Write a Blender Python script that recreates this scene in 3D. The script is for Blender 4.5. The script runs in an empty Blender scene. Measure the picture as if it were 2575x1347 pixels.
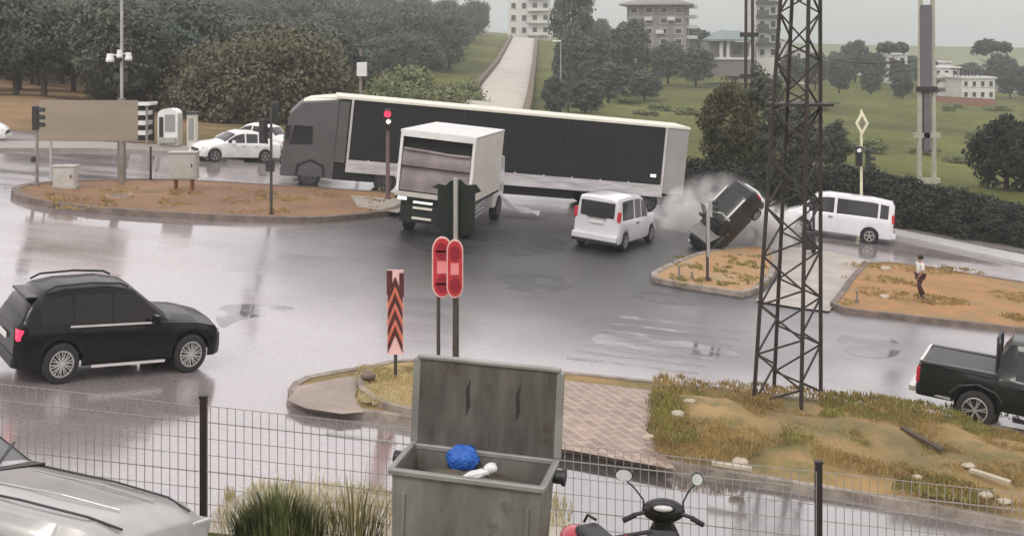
import bpy, math, random
from mathutils import Vector, Matrix, noise
from mathutils.geometry import delaunay_2d_cdt
R = math.radians
sc = bpy.context.scene
COL = sc.collection
# ------------------------------------------------------------------ camera
F = 3000.0; CX = 1287.5; HY = 95.0; H = 7.3; K = 0.10     # photograph pixels
cd = bpy.data.cameras.new('camera'); cam = bpy.data.objects.new('camera', cd); COL.objects.link(cam)
cam.location = (0, 0, H); cam.rotation_euler = (R(90), 0, 0)
cd.sensor_width = 36; cd.lens = 36*F/2575.0; cd.shift_y = -(673.5-HY)/2575.0
cd.clip_end = 4000; cd.clip_start = 0.1
sc.camera = cam
# ------------------------------------------------------------------ sky, sun, exposure
SUN_EL, SUN_AZ = 50, 200
w = bpy.data.worlds.new('World'); sc.world = w; w.use_nodes = True
nt = w.node_tree; N = nt.nodes; Lk = nt.links; N.clear()
out = N.new('ShaderNodeOutputWorld'); bg = N.new('ShaderNodeBackground'); bg.inputs[1].default_value = 0.1
sky = N.new('ShaderNodeTexSky'); sky.sky_type = 'NISHITA'; sky.sun_disc = False
sky.sun_elevation = R(SUN_EL); sky.sun_rotation = R(SUN_AZ)
tc = N.new('ShaderNodeTexCoord'); sx = N.new('ShaderNodeSeparateXYZ'); ramp = N.new('ShaderNodeValToRGB')
Lk.new(tc.outputs['Generated'], sx.inputs[0]); Lk.new(sx.outputs[2], ramp.inputs[0])
cr = ramp.color_ramp
cr.elements[0].position = 0.0; cr.elements[0].color = (4.9, 5.2, 5.2, 1)
cr.elements[1].position = 1.0; cr.elements[1].color = (11.5, 11.2, 11.4, 1)
for p_, c_ in ((.045, (5.5, 5.7, 5.7)), (.11, (12.0, 11.4, 11.5)), (.25, (17, 15.9, 16.0)), (.5, (14, 13.2, 13.3))):
    e = cr.elements.new(p_); e.color = (*c_, 1)
cn = N.new('ShaderNodeTexNoise'); cn.inputs['Scale'].default_value = 2.5; cn.inputs['Detail'].default_value = 5
mpn = N.new('ShaderNodeMapping'); mpn.inputs['Scale'].default_value = (1, 1, 4)
Lk.new(tc.outputs['Generated'], mpn.inputs[0]); Lk.new(mpn.outputs[0], cn.inputs['Vector'])
mr = N.new('ShaderNodeMapRange'); mr.inputs[1].default_value = .3; mr.inputs[2].default_value = .7
mr.inputs[3].default_value = .88; mr.inputs[4].default_value = 1.12; Lk.new(cn.outputs[0], mr.inputs[0])
vm = N.new('ShaderNodeVectorMath'); vm.operation = 'SCALE'
Lk.new(ramp.outputs[0], vm.inputs[0]); Lk.new(mr.outputs[0], vm.inputs['Scale'])
mx = N.new('ShaderNodeMixRGB'); mx.inputs[0].default_value = .88
Lk.new(sky.outputs[0], mx.inputs[1]); Lk.new(vm.outputs[0], mx.inputs[2])
Lk.new(mx.outputs[0], bg.inputs[0]); Lk.new(bg.outputs[0], out.inputs[0])
sd = bpy.data.lights.new('sun', 'SUN'); sd.energy = 1.2; sd.angle = R(14); sd.color = (1, .95, .88)
sun = bpy.data.objects.new('sun', sd); COL.objects.link(sun)
sun.rotation_euler = (R(90-SUN_EL), 0, R(180-SUN_AZ))
sc.view_settings.view_transform = 'Standard'; sc.view_settings.look = 'None'
sc.view_settings.exposure = 0.12; sc.view_settings.gamma = 1

# ------------------------------------------------------------------ terrain
TX = [-2600, -800, 0, 600, 1000, 1280, 1700, 2100, 2575, 3300, 5000]
TZ = [62, 76, 110, 160, 250, 350, 700]
TY = {76: [215, 225, 245, 312, 345, 405, 440, 452, 470, 490, 500],
      110: [180, 190, 212, 262, 290, 335, 345, 355, 400, 410, 420],
      160: [140, 150, 172, 215, 235, 262, 280, 290, 305, 320, 330],
      250: [50, 60, 80, 115, 145, 168, 200, 218, 248, 262, 270],
      350: [-30, -20, 0, 35, 72, 100, 150, 182, 218, 238, 245],
      700: [-70, -60, -40, 0, 40, 85, 125, 160, 205, 222, 230]}
def yard(Y):
    if Y >= 16.1: return 0.0
    if Y >= 15: t = (16.1-Y)/1.1; return .75*t*t*(3-2*t)
    return .75 + min(15-Y, 4.0)*.37
def plane(X): return -K*max(-60, min(60, X))
def G(X, Y):
    if Y <= 62: return plane(X) + yard(Y)
    px = CX + X/Y*F
    def row(Z):
        if Z == 62:
            return None
        ys = TY[Z]
        if px <= TX[0]: v = ys[0]
        elif px >= TX[-1]: v = ys[-1]
        else:
            v = ys[-1]
            for i in range(len(TX)-1):
                if TX[i] <= px <= TX[i+1]:
                    t = (px-TX[i])/(TX[i+1]-TX[i]); t = t*t*(3-2*t); v = ys[i]*(1-t)+ys[i+1]*t; break
        return H - (v-HY)*Z/F
    if Y >= 700: return row(700)
    for i in range(len(TZ)-1):
        if TZ[i] <= Y <= TZ[i+1]:
            t = (Y-TZ[i])/(TZ[i+1]-TZ[i])
            a = plane(X) if TZ[i] == 62 else row(TZ[i])
            return a*(1-t) + row(TZ[i+1])*t
def gp(px, py, lift=0.0):
    """point of the tilted street surface seen at a photograph pixel"""
    s = (py-HY-K*(px-CX))/(H-lift)
    return Vector(((px-CX)/s, F/s, -K*(px-CX)/s+lift))
def at(px, py, Y): return Vector(((px-CX)*Y/F, Y, H-(py-HY)*Y/F))
def gx(px, Y):
    X = (px-CX)*Y/F; return Vector((X, Y, G(X, Y)))

# ------------------------------------------------------------------ materials
MATS = {}
def mat(name, col, rough=.6, metal=0, col2=None, scale=3.0, bump=0.0, bscale=None, spec=.5, ior=None, coat=0, coords='obj', stretch=None, emit=0, detail=5, lo=.35, hi=.65, rough2=None):
    if name in MATS: return MATS[name]
    m = bpy.data.materials.new(name); m.use_nodes = True; n = m.node_tree.nodes; l = m.node_tree.links
    b = n['Principled BSDF']
    b.inputs['Base Color'].default_value = (*col, 1); b.inputs['Roughness'].default_value = rough
    b.inputs['Metallic'].default_value = metal; b.inputs['Specular IOR Level'].default_value = spec
    if ior: b.inputs['IOR'].default_value = ior
    if coat: b.inputs['Coat Weight'].default_value = coat; b.inputs['Coat Roughness'].default_value = .08
    if emit:
        b.inputs['Emission Color'].default_value = (*col, 1); b.inputs['Emission Strength'].default_value = emit
    t = n.new('ShaderNodeTexCoord') if coords == 'obj' else n.new('ShaderNodeNewGeometry')
    src = t.outputs['Object'] if coords == 'obj' else t.outputs['Position']
    if stretch:
        mp = n.new('ShaderNodeMapping'); mp.inputs['Scale'].default_value = stretch; l.new(src, mp.inputs[0]); src = mp.outputs[0]
    if col2 is None: col2 = tuple(c*.8 for c in col)
    ns = n.new('ShaderNodeTexNoise'); ns.inputs['Scale'].default_value = scale; ns.inputs['Detail'].default_value = detail
    ns.inputs['Roughness'].default_value = .6
    l.new(src, ns.inputs['Vector'])
    rp = n.new('ShaderNodeValToRGB'); rp.color_ramp.elements[0].position = lo; rp.color_ramp.elements[1].position = hi
    rp.color_ramp.elements[0].color = (*col2, 1); rp.color_ramp.elements[1].color = (*col, 1)
    l.new(ns.outputs[0], rp.inputs[0]); l.new(rp.outputs[0], b.inputs['Base Color'])
    if rough2 is not None:
        q = n.new('ShaderNodeMapRange'); q.inputs[1].default_value = lo; q.inputs[2].default_value = hi
        q.inputs[3].default_value = rough2; q.inputs[4].default_value = rough
        l.new(ns.outputs[0], q.inputs[0]); l.new(q.outputs[0], b.inputs['Roughness'])
    if bump:
        n2 = n.new('ShaderNodeTexNoise'); n2.inputs['Scale'].default_value = bscale or scale*4; n2.inputs['Detail'].default_value = 4
        l.new(src, n2.inputs['Vector'])
        bp = n.new('ShaderNodeBump'); bp.inputs['Strength'].default_value = bump; bp.inputs['Distance'].default_value = .05
        l.new(n2.outputs[0], bp.inputs['Height']); l.new(bp.outputs[0], b.inputs['Normal'])
    MATS[name] = m; return m
def leafmat(name, c1, c2, scale=1.2):
    if name in MATS: return MATS[name]
    m = mat(name, c1, .7, col2=c2, scale=scale, detail=3, spec=.25)
    return m
def patchy(m, c3, sc_=.35, lo=.5, hi=.62, k=.8):
    n = m.node_tree.nodes; l = m.node_tree.links; b = n['Principled BSDF']; src = b.inputs['Base Color'].links[0].from_socket
    g = n.new('ShaderNodeNewGeometry'); q = n.new('ShaderNodeTexNoise'); q.inputs['Scale'].default_value = sc_; q.inputs['Detail'].default_value = 8; q.inputs['Roughness'].default_value = .7
    l.new(g.outputs['Position'], q.inputs['Vector']); a = n.new('ShaderNodeMapRange'); a.inputs[1].default_value = lo; a.inputs[2].default_value = hi; a.inputs[4].default_value = k; l.new(q.outputs[0], a.inputs[0])
    x = n.new('ShaderNodeMixRGB'); l.new(a.outputs[0], x.inputs[0]); l.new(src, x.inputs[1]); x.inputs[2].default_value = (*c3, 1); l.new(x.outputs[0], b.inputs['Base Color']); return m
def wet_road(name, c1, c2, big=.06):
    m = bpy.data.materials.new(name); m.use_nodes = True; n = m.node_tree.nodes; l = m.node_tree.links
    b = n['Principled BSDF']; g = n.new('ShaderNodeNewGeometry')
    mp = n.new('ShaderNodeMapping'); mp.inputs['Scale'].default_value = (.35, 1, 1); mp.inputs['Rotation'].default_value = (0, 0, R(12)); l.new(g.outputs['Position'], mp.inputs[0])
    n1 = n.new('ShaderNodeTexNoise'); n1.inputs['Scale'].default_value = .35; n1.inputs['Detail'].default_value = 7; n1.inputs['Roughness'].default_value = .6
    l.new(mp.outputs[0], n1.inputs['Vector'])
    n2 = n.new('ShaderNodeTexNoise'); n2.inputs['Scale'].default_value = 14; n2.inputs['Detail'].default_value = 4
    l.new(g.outputs['Position'], n2.inputs['Vector'])
    rp = n.new('ShaderNodeValToRGB'); rp.color_ramp.elements[0].position = .35; rp.color_ramp.elements[1].position = .68
    rp.color_ramp.elements[0].color = (*c2, 1); rp.color_ramp.elements[1].color = (*c1, 1); l.new(n1.outputs[0], rp.inputs[0])
    mxr = n.new('ShaderNodeMixRGB'); mxr.blend_type = 'MULTIPLY'; mxr.inputs[0].default_value = .6
    l.new(rp.outputs[0], mxr.inputs[1]); l.new(n2.outputs[0], mxr.inputs[2]); l.new(mxr.outputs[0], b.inputs['Base Color'])
    q = n.new('ShaderNodeMapRange'); q.inputs[1].default_value = .38; q.inputs[2].default_value = .62
    q.inputs[3].default_value = .07; q.inputs[4].default_value = .24; l.new(n1.outputs[0], q.inputs[0])
    # mid-junction: rougher, with trailer and hill reflection painted in as darker base colour
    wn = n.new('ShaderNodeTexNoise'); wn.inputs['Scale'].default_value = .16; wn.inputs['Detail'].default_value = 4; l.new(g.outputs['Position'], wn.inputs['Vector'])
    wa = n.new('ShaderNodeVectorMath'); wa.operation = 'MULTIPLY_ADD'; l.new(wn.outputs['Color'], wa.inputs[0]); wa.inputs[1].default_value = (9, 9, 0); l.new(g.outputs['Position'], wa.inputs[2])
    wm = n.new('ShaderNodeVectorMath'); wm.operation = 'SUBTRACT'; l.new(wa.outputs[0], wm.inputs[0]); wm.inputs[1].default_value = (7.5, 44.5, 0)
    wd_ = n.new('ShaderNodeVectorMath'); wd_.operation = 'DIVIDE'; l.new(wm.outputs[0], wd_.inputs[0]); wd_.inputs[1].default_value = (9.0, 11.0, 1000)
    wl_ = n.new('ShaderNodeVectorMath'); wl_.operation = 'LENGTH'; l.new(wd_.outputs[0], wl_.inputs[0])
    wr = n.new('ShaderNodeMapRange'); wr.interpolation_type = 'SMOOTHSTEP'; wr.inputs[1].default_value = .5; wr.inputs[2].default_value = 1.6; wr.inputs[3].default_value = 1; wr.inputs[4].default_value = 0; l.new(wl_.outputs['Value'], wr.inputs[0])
    rx_ = n.new('ShaderNodeMix'); rx_.data_type = 'FLOAT'; l.new(wr.outputs[0], rx_.inputs[0]); l.new(q.outputs[0], rx_.inputs[2]); rx_.inputs[3].default_value = .42; l.new(rx_.outputs[0], b.inputs['Roughness'])
    sx2 = n.new('ShaderNodeMix'); sx2.data_type = 'FLOAT'; l.new(wr.outputs[0], sx2.inputs[0]); sx2.inputs[2].default_value = .8; sx2.inputs[3].default_value = .12; l.new(sx2.outputs[0], b.inputs['Specular IOR Level'])
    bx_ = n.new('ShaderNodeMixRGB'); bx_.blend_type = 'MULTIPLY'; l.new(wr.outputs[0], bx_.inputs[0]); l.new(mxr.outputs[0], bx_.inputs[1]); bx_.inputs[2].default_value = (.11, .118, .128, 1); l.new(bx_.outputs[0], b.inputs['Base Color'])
    b.inputs['IOR'].default_value = 2.7
    n3 = n.new('ShaderNodeTexNoise'); n3.inputs['Scale'].default_value = 2.2; n3.inputs['Detail'].default_value = 3; l.new(mp.outputs[0], n3.inputs['Vector'])
    bp = n.new('ShaderNodeBump'); bp.inputs['Strength'].default_value = .07; bp.inputs['Distance'].default_value = .05
    l.new(n3.outputs[0], bp.inputs['Height']); l.new(bp.outputs[0], b.inputs['Normal'])
    return m
def brickmat():
    m = bpy.data.materials.new('brick_paving'); m.use_nodes = True; n = m.node_tree.nodes; l = m.node_tree.links; b = n['Principled BSDF']
    g = n.new('ShaderNodeNewGeometry'); mp = n.new('ShaderNodeMapping'); mp.inputs['Rotation'].default_value = (0, 0, R(62)); l.new(g.outputs['Position'], mp.inputs[0])
    ns = n.new('ShaderNodeTexNoise'); ns.inputs['Scale'].default_value = 2; l.new(g.outputs['Position'], ns.inputs['Vector'])
    wp = n.new('ShaderNodeVectorMath'); wp.operation = 'MULTIPLY_ADD'; l.new(ns.outputs['Color'], wp.inputs[0]); wp.inputs[1].default_value = (.12, .12, 0); l.new(mp.outputs[0], wp.inputs[2])
    k = n.new('ShaderNodeTexBrick'); l.new(wp.outputs[0], k.inputs['Vector']); k.inputs['Scale'].default_value = 1.1
    k.inputs['Color1'].default_value = (.27, .19, .14, 1); k.inputs['Color2'].default_value = (.20, .13, .095, 1); k.inputs['Mortar'].default_value = (.36, .28, .21, 1); k.inputs['Mortar Size'].default_value = .025
    mx_ = n.new('ShaderNodeMixRGB'); mx_.blend_type = 'OVERLAY'; mx_.inputs[0].default_value = .6; l.new(k.outputs['Color'], mx_.inputs[1]); l.new(ns.outputs[0], mx_.inputs[2]); l.new(mx_.outputs[0], b.inputs['Base Color'])
    b.inputs['Roughness'].default_value = .4
    bp = n.new('ShaderNodeBump'); bp.inputs['Strength'].default_value = .5; bp.inputs['Distance'].default_value = .02; l.new(k.outputs['Fac'], bp.inputs['Height']); l.new(bp.outputs[0], b.inputs['Normal'])
    return m
M_brick = brickmat()
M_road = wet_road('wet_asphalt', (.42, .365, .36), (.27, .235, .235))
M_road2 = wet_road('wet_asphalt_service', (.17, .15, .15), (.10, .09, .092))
M_earth = mat('earth_grass', (.085, .10, .045), .9, col2=(.05, .06, .03), scale=.08, coords='geo', bump=.5, bscale=2)
M_soil = mat('orange_soil', (.37, .19, .07), .85, col2=(.25, .15, .06), scale=.9, coords='geo', bump=.6, bscale=6)
M_soilr = mat('red_brown_soil', (.26, .13, .075), .85, col2=(.33, .20, .10), scale=.5, coords='geo', bump=.6, bscale=6)
M_kerb = mat('kerb_concrete', (.34, .29, .24), .7, col2=(.16, .13, .11), scale=2.5, coords='geo', bump=.3)
M_kerbd = mat('kerb_dark', (.2, .15, .12), .7, col2=(.10, .08, .065), scale=2.5, coords='geo', bump=.3)
M_pave = mat('wet_paving', (.34, .27, .22), .45, col2=(.22, .17, .14), scale=1.2, coords='geo', bump=.3)
M_paveg = mat('grey_paving', (.40, .36, .31), .5, col2=(.30, .26, .22), scale=.8, coords='geo', bump=.3)
M_conc = mat('concrete', (.42, .40, .36), .8, col2=(.30, .28, .25), scale=1.2, bump=.2)
M_hillroad = mat('hill_concrete', (.50, .46, .40), .8, col2=(.40, .37, .32), scale=.3, coords='geo')
M_white = mat('white_paint', (.72, .71, .69), .25, col2=(.62, .61, .58), scale=1.5, coat=.5)
M_vanw = mat('white_car_paint', (.66, .65, .66), .22, col2=(.58, .56, .58), scale=1, coat=.6)
M_silver = mat('silver_paint', (.40, .385, .37), .34, metal=.2, col2=(.31, .30, .285), scale=2, coat=.6)
M_dkblue = mat('black_car_paint', (.005, .005, .0055), .3, col2=(.007, .0065, .007), scale=1, coat=.15, spec=.15)
M_dkgreen = mat('dark_green_paint', (.008, .012, .010), .33, col2=(.012, .016, .014), scale=1, coat=.25, spec=.2)
M_glass = mat('dark_glass', (.012, .013, .015), .08, col2=(.02, .02, .022), scale=1)
M_glassb = mat('brown_tint_glass', (.009, .006, .0055), .12, col2=(.007, .005, .0045), scale=1, spec=.3)
M_rubber = mat('rubber', (.02, .02, .02), .8, scale=6)
M_black = mat('black_plastic', (.018, .018, .018), .5, scale=4)
M_under = mat('underbody', (.015, .015, .015), .9, scale=3)
M_rim = mat('alloy', (.62, .60, .58), .3, metal=.7, col2=(.5, .48, .46), scale=4)
M_chrome = mat('chrome_trim', (.75, .72, .70), .25, metal=.6, col2=(.65, .62, .6), scale=4)
M_red = mat('red_lens', (.55, .02, .04), .25, scale=5)
M_redlit = mat('red_lamp', (.9, .03, .08), .3, emit=1.5)
M_whitelit = mat('white_lamp', (.9, .88, .85), .3, emit=.6)
M_lamp = mat('headlamp_glass', (.6, .6, .6), .15, metal=.3)
M_curtain = mat('charcoal_curtain', (.026, .024, .027), .6, col2=(.018, .021, .02), scale=.25, coords='geo', spec=.12)
M_curtain2 = mat('strap_grey', (.05, .048, .05), .6)
M_cab = mat('cab_grey', (.10, .094, .094), .5, col2=(.075, .072, .072), scale=.6)
M_greypanel = mat('grey_panel', (.30, .29, .28), .55, col2=(.24, .24, .225), scale=.5)
M_rail = mat('pale_rail', (.58, .55, .55), .5, col2=(.34, .32, .33), scale=1.5, stretch=(.5, 1, 4))
M_cream = mat('cream_edge', (.72, .69, .58), .5, col2=(.6, .58, .48), scale=1.5)
M_mauve = mat('mauve_tarp', (.29, .245, .235), .75, col2=(.19, .16, .155), scale=1.2, bump=.3, bscale=3)
M_boxside = mat('box_side', (.64, .60, .53), .5, col2=(.52, .48, .42), scale=.7)
M_steel = mat('tower_steel', (.035, .025, .022), .6, col2=(.022, .016, .013), scale=3)
M_galv = mat('galvanised', (.33, .325, .30), .45, metal=.35, col2=(.22, .21, .195), scale=1.6, bump=.15)
M_lid = mat('stained_lid', (.17, .152, .135), .5, metal=.2, col2=(.065, .057, .05), scale=2.2, stretch=(2, 2, .5), bump=.15, lo=.3, hi=.7)
M_bin = mat('stained_bin', (.25, .232, .205), .5, metal=.2, col2=(.105, .108, .092), scale=1.7, stretch=(1.6, 1.6, .5), bump=.15, lo=.3, hi=.7)
M_pole = mat('pole_paint', (.25, .22, .19), .5, col2=(.18, .15, .13), scale=2)
M_poled = mat('dark_pole', (.06, .05, .045), .5, scale=2)
M_poleg = mat('grey_pole', (.42, .41, .38), .5, metal=.3, scale=2)
M_signal = mat('signal_dark_green', (.005, .010, .006), .7, scale=3)
M_signred = mat('sign_red', (.50, .035, .045), .4, col2=(.4, .025, .035), scale=3)
M_signdred = mat('sign_dark_red', (.30, .012, .03), .4, col2=(.22, .01, .02), scale=3)
M_signpink = mat('sign_pink', (.72, .26, .25), .4, col2=(.66, .18, .19), scale=3)
M_pinkw = mat('sign_edge', (.85, .55, .52), .4)
M_orange = mat('sign_orange', (.68, .16, .08), .4)
M_maroon = mat('sign_maroon', (.10, .02, .02), .4)
M_signback = mat('sign_back', (.29, .235, .175), .6, col2=(.22, .18, .135), scale=.6, stretch=(.3, 1, 2))
M_fence = mat('fence_wire', (.36, .33, .30), .5, metal=.1, scale=5)
M_fpost = mat('fence_post', (.03, .018, .02), .5, scale=5)
M_blue = mat('blue_bag', (.03, .16, .58), .35, col2=(.02, .09, .40), scale=9, bump=.6)
M_wbag = mat('white_bag', (.8, .8, .8), .5, scale=6, bump=.4)
M_skin = mat('skin', (.35, .2, .13), .6)
M_hair = mat('hair', (.01, .009, .008), .7)
M_shirt = mat('white_shirt', (.72, .70, .67), .8, scale=8)
M_pants = mat('dark_trousers', (.06, .022, .022), .8, scale=8)
M_scoot = mat('black_fairing', (.014, .013, .013), .35, scale=4)
M_mirror = mat('mirror_glass', (.8, .83, .82), .35, metal=.2)
M_redp = mat('red_plastic', (.68, .03, .06), .25, col2=(.55, .02, .04), scale=3, coat=.5)
M_yellow = mat('sign_cream', (.75, .72, .50), .5)
M_leafdk = leafmat('leaf_dark', (.105, .115, .082), (.056, .064, .046))
M_leafgr = leafmat('leaf_greygreen', (.115, .135, .094), (.062, .078, .058))
M_leafol = leafmat('leaf_olive', (.140, .130, .078), (.085, .080, .048))
M_leaflt = leafmat('leaf_light', (.23, .25, .12), (.12, .14, .06))
M_leafbl = leafmat('leaf_bluegreen', (.088, .115, .090), (.050, .068, .056))
M_leafbk = leafmat('leaf_blackgreen', (.028, .034, .024), (.014, .018, .014))
M_bark = mat('bark', (.09, .065, .045), .9, scale=4, bump=.4)
def worn_alpha(m, sc_=1.6, lo=.42, hi=.72, k=.55):
    n = m.node_tree.nodes; l = m.node_tree.links; g = n.new('ShaderNodeNewGeometry'); q = n.new('ShaderNodeTexNoise'); q.inputs['Scale'].default_value = sc_; q.inputs['Detail'].default_value = 6
    l.new(g.outputs['Position'], q.inputs['Vector']); a = n.new('ShaderNodeMapRange'); a.inputs[1].default_value = lo; a.inputs[2].default_value = hi; a.inputs[4].default_value = k
    l.new(q.outputs[0], a.inputs[0]); l.new(a.outputs[0], n['Principled BSDF'].inputs['Alpha'])
M_dry = mat('dry_grass', (.55, .47, .27), .9, col2=(.36, .30, .14), scale=1.2, coords='geo')
M_gold = mat('golden_grass', (.40, .28, .11), .9, col2=(.22, .15, .055), scale=1.0, coords='geo')
M_green = mat('green_grass', (.27, .25, .07), .9, col2=(.15, .13, .035), scale=1.5, coords='geo')
M_stone = mat('stone', (.48, .42, .32), .8, scale=4, bump=.3)
M_ground_m = mat('mound_earth', (.34, .22, .09), .9, col2=(.15, .115, .045), scale=.6, coords='geo', bump=.7, bscale=5)
M_ngr = mat('nose_ground', (.40, .33, .15), .9, col2=(.36, .22, .09), scale=.7, coords='geo', bump=.5, bscale=5)
M_bwall = mat('wall_white', (.62, .61, .58), .8, col2=(.52, .51, .48), scale=.3)
M_bgrey = mat('wall_grey', (.25, .23, .215), .8, col2=(.19, .175, .165), scale=.3)
M_bteal = mat('roof_teal', (.20, .25, .25), .7, scale=.4)
M_broof = mat('roof_tile', (.22, .15, .12), .8, scale=.4)
M_win = mat('window_glass', (.05, .055, .06), .15, scale=1)
M_paint = mat('worn_road_paint', (.34, .32, .32), .3, col2=(.22, .21, .21), scale=1.1, coords='geo', ior=2.0, spec=.6, lo=.4, hi=.8)

worn_alpha(M_paint, 1.6, .3, .65, .75)
M_patch = mat('asphalt_repair', (.07, .07, .072), .3, col2=(.04, .04, .042), scale=2, coords='geo', ior=1.6); worn_alpha(M_patch, .9, .35, .6, .8)
M_film = mat('standing_water', (.12, .11, .11), .04, coords='geo', ior=2.4, spec=.8); worn_alpha(M_film, .8, .4, .6, .75)
patchy(M_soil, (.22, .17, .08), .5); patchy(M_ground_m, (.13, .12, .04), .8, .48, .6); patchy(M_bin, (.09, .06, .035), 3.0, .56, .66, .7); patchy(M_lid, (.07, .045, .03), 3.0, .56, .66, .7)
# ------------------------------------------------------------------ mesh helpers
class MB:
    def __init__(s): s.v = []; s.f = []; s.m = []; s.cur = 0
    def add(s, vs, fs):
        o = len(s.v); s.v += [tuple(v) for v in vs]
        for f in fs: s.f.append(tuple(i+o for i in f)); s.m.append(s.cur)
        return s
    def box(s, c, d, rot=None, taper=1.0):
        x, y, z = d[0]/2, d[1]/2, d[2]/2; c = Vector(c)
        vs = [Vector((a*x*(taper if q > 0 else 1), b*y*(taper if q > 0 else 1), q*z)) for q in (-1, 1) for b in (-1, 1) for a in (-1, 1)]
        if rot is not None: vs = [rot @ v for v in vs]
        return s.add([v+c for v in vs], [(0, 2, 3, 1), (4, 5, 7, 6), (0, 1, 5, 4), (2, 6, 7, 3), (0, 4, 6, 2), (1, 3, 7, 5)])
    def bar(s, a, b, wd, ht=None, up=(0, 0, 1)):
        a = Vector(a); b = Vector(b); d = (b-a); L = d.length; d.normalize(); ht = ht or wd
        u = Vector(up)
        if abs(d.dot(u)) > .95: u = Vector((0, 1, 0))
        r = d.cross(u).normalized(); u = r.cross(d).normalized()
        vs = []
        for p in (a, b):
            for i, j in ((-1, -1), (1, -1), (1, 1), (-1, 1)): vs.append(p + r*i*wd/2 + u*j*ht/2)
        return s.add(vs, [(0, 1, 2, 3), (7, 6, 5, 4), (0, 4, 5, 1), (1, 5, 6, 2), (2, 6, 7, 3), (3, 7, 4, 0)])
    def cyl(s, a, b, r0, r1=None, n=12, caps=True):
        r1 = r0 if r1 is None else r1
        a = Vector(a); b = Vector(b); d = (b-a).normalized()
        u = Vector((0, 0, 1)) if abs(d.z) < .9 else Vector((1, 0, 0))
        x = d.cross(u).normalized(); y = d.cross(x).normalized(); vs = []
        for p, r in ((a, r0), (b, r1)):
            for i in range(n):
                t = 2*math.pi*i/n; vs.append(p + x*math.cos(t)*r + y*math.sin(t)*r)
        fs = [(i, (i+1) % n, n+(i+1) % n, n+i) for i in range(n)]
        if caps: fs += [tuple(reversed(range(n))), tuple(range(n, 2*n))]
        return s.add(vs, fs)
    def tube(s, pts, r, n=8):
        for i in range(len(pts)-1):
            ra = r[i] if isinstance(r, (list, tuple)) else r; rb = r[i+1] if isinstance(r, (list, tuple)) else r
            s.cyl(pts[i], pts[i+1], ra, rb, n)
        return s
    def ell(s, c, r, n=14, m=8, jit=0, seed=0):
        c = Vector(c); vs = []
        rnd = random.Random(seed)
        for j in range(m+1):
            ph = math.pi*j/m
            for i in range(n):
                t = 2*math.pi*i/n; k = 1+jit*(rnd.random()-.5)
                vs.append(c+Vector((r[0]*math.sin(ph)*math.cos(t)*k, r[1]*math.sin(ph)*math.sin(t)*k, r[2]*math.cos(ph)*k)))
        fs = []
        for j in range(m):
            for i in range(n):
                fs.append((j*n+i, (j+1)*n+i, (j+1)*n+(i+1) % n, j*n+(i+1) % n))
        return s.add(vs, fs)
    def prism(s, poly, a, b):
        """poly: list of (x,y,z) points, extruded from offset a to offset b (vectors)"""
        n = len(poly); a = Vector(a); b = Vector(b)
        vs = [Vector(p)+a for p in poly] + [Vector(p)+b for p in poly]
        return s.add(vs, [tuple(reversed(range(n))), tuple(range(n, 2*n))] + [(i, (i+1) % n, n+(i+1) % n, n+i) for i in range(n)])
def obj(name, mb, mats, parent=None, smooth=None, bevel=0, loc=None):
    me = bpy.data.meshes.new(name); me.from_pydata(mb.v, [], mb.f)
    if not isinstance(mats, (list, tuple)): mats = [mats]
    for m in mats: me.materials.append(m)
    if len(mats) > 1: me.polygons.foreach_set('material_index', mb.m)
    me.validate(); me.update()
    if smooth:
        me.shade_smooth(); me.set_sharp_from_angle(angle=R(smooth))
    o = bpy.data.objects.new(name, me); COL.objects.link(o)
    if parent is not None: o.parent = parent
    if loc is not None: o.location = loc
    if bevel:
        bm_ = o.modifiers.new('bevel', 'BEVEL'); bm_.width = bevel; bm_.segments = 2; bm_.limit_method = 'ANGLE'
    return o
def tag(o, label, cat, group=None):
    o['label'] = label; o['category'] = cat
    if group: o['group'] = group
    return o
def thing(name, label, cat, loc=(0, 0, 0), rz=0, group=None):
    o = bpy.data.objects.new(name, None); COL.objects.link(o); o.location = loc; o.rotation_euler = (0, 0, rz)
    o.empty_display_size = .3
    return tag(o, label, cat, group)
def struct(o, kind='structure'): o['kind'] = kind; return o
def kids(o): return [c for c in bpy.data.objects if c.parent == o]
def copy_tree(o, parent=None):
    c = o.copy(); COL.objects.link(c); c.parent = parent
    for ch in kids(o): copy_tree(ch, c)
    return c
SLOPE = Vector((K, 0, 1)).normalized()
def frame_on_street(o, pos, ang, scale=(1, 1, 1), up=None, extra=None):
    up = up or SLOPE
    fwd = Vector((math.cos(R(ang)), math.sin(R(ang)), 0)); fwd = (fwd-up*fwd.dot(up)).normalized()
    left = up.cross(fwd).normalized()
    m = Matrix((fwd, left, up)).transposed()
    if extra is not None: m = m @ extra
    o.rotation_mode = 'QUATERNION'; o.rotation_quaternion = m.to_quaternion()
    o.location = pos; o.scale = scale
def local_anchor(pos, ang, lx, ly, scale=(1, 1, 1), up=None):
    """origin such that local point (lx,ly) lands on pos"""
    up = up or SLOPE
    fwd = Vector((math.cos(R(ang)), math.sin(R(ang)), 0)); fwd = (fwd-up*fwd.dot(up)).normalized(); left = up.cross(fwd).normalized()
    return pos - fwd*lx*scale[0] - left*ly*scale[1]

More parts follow.
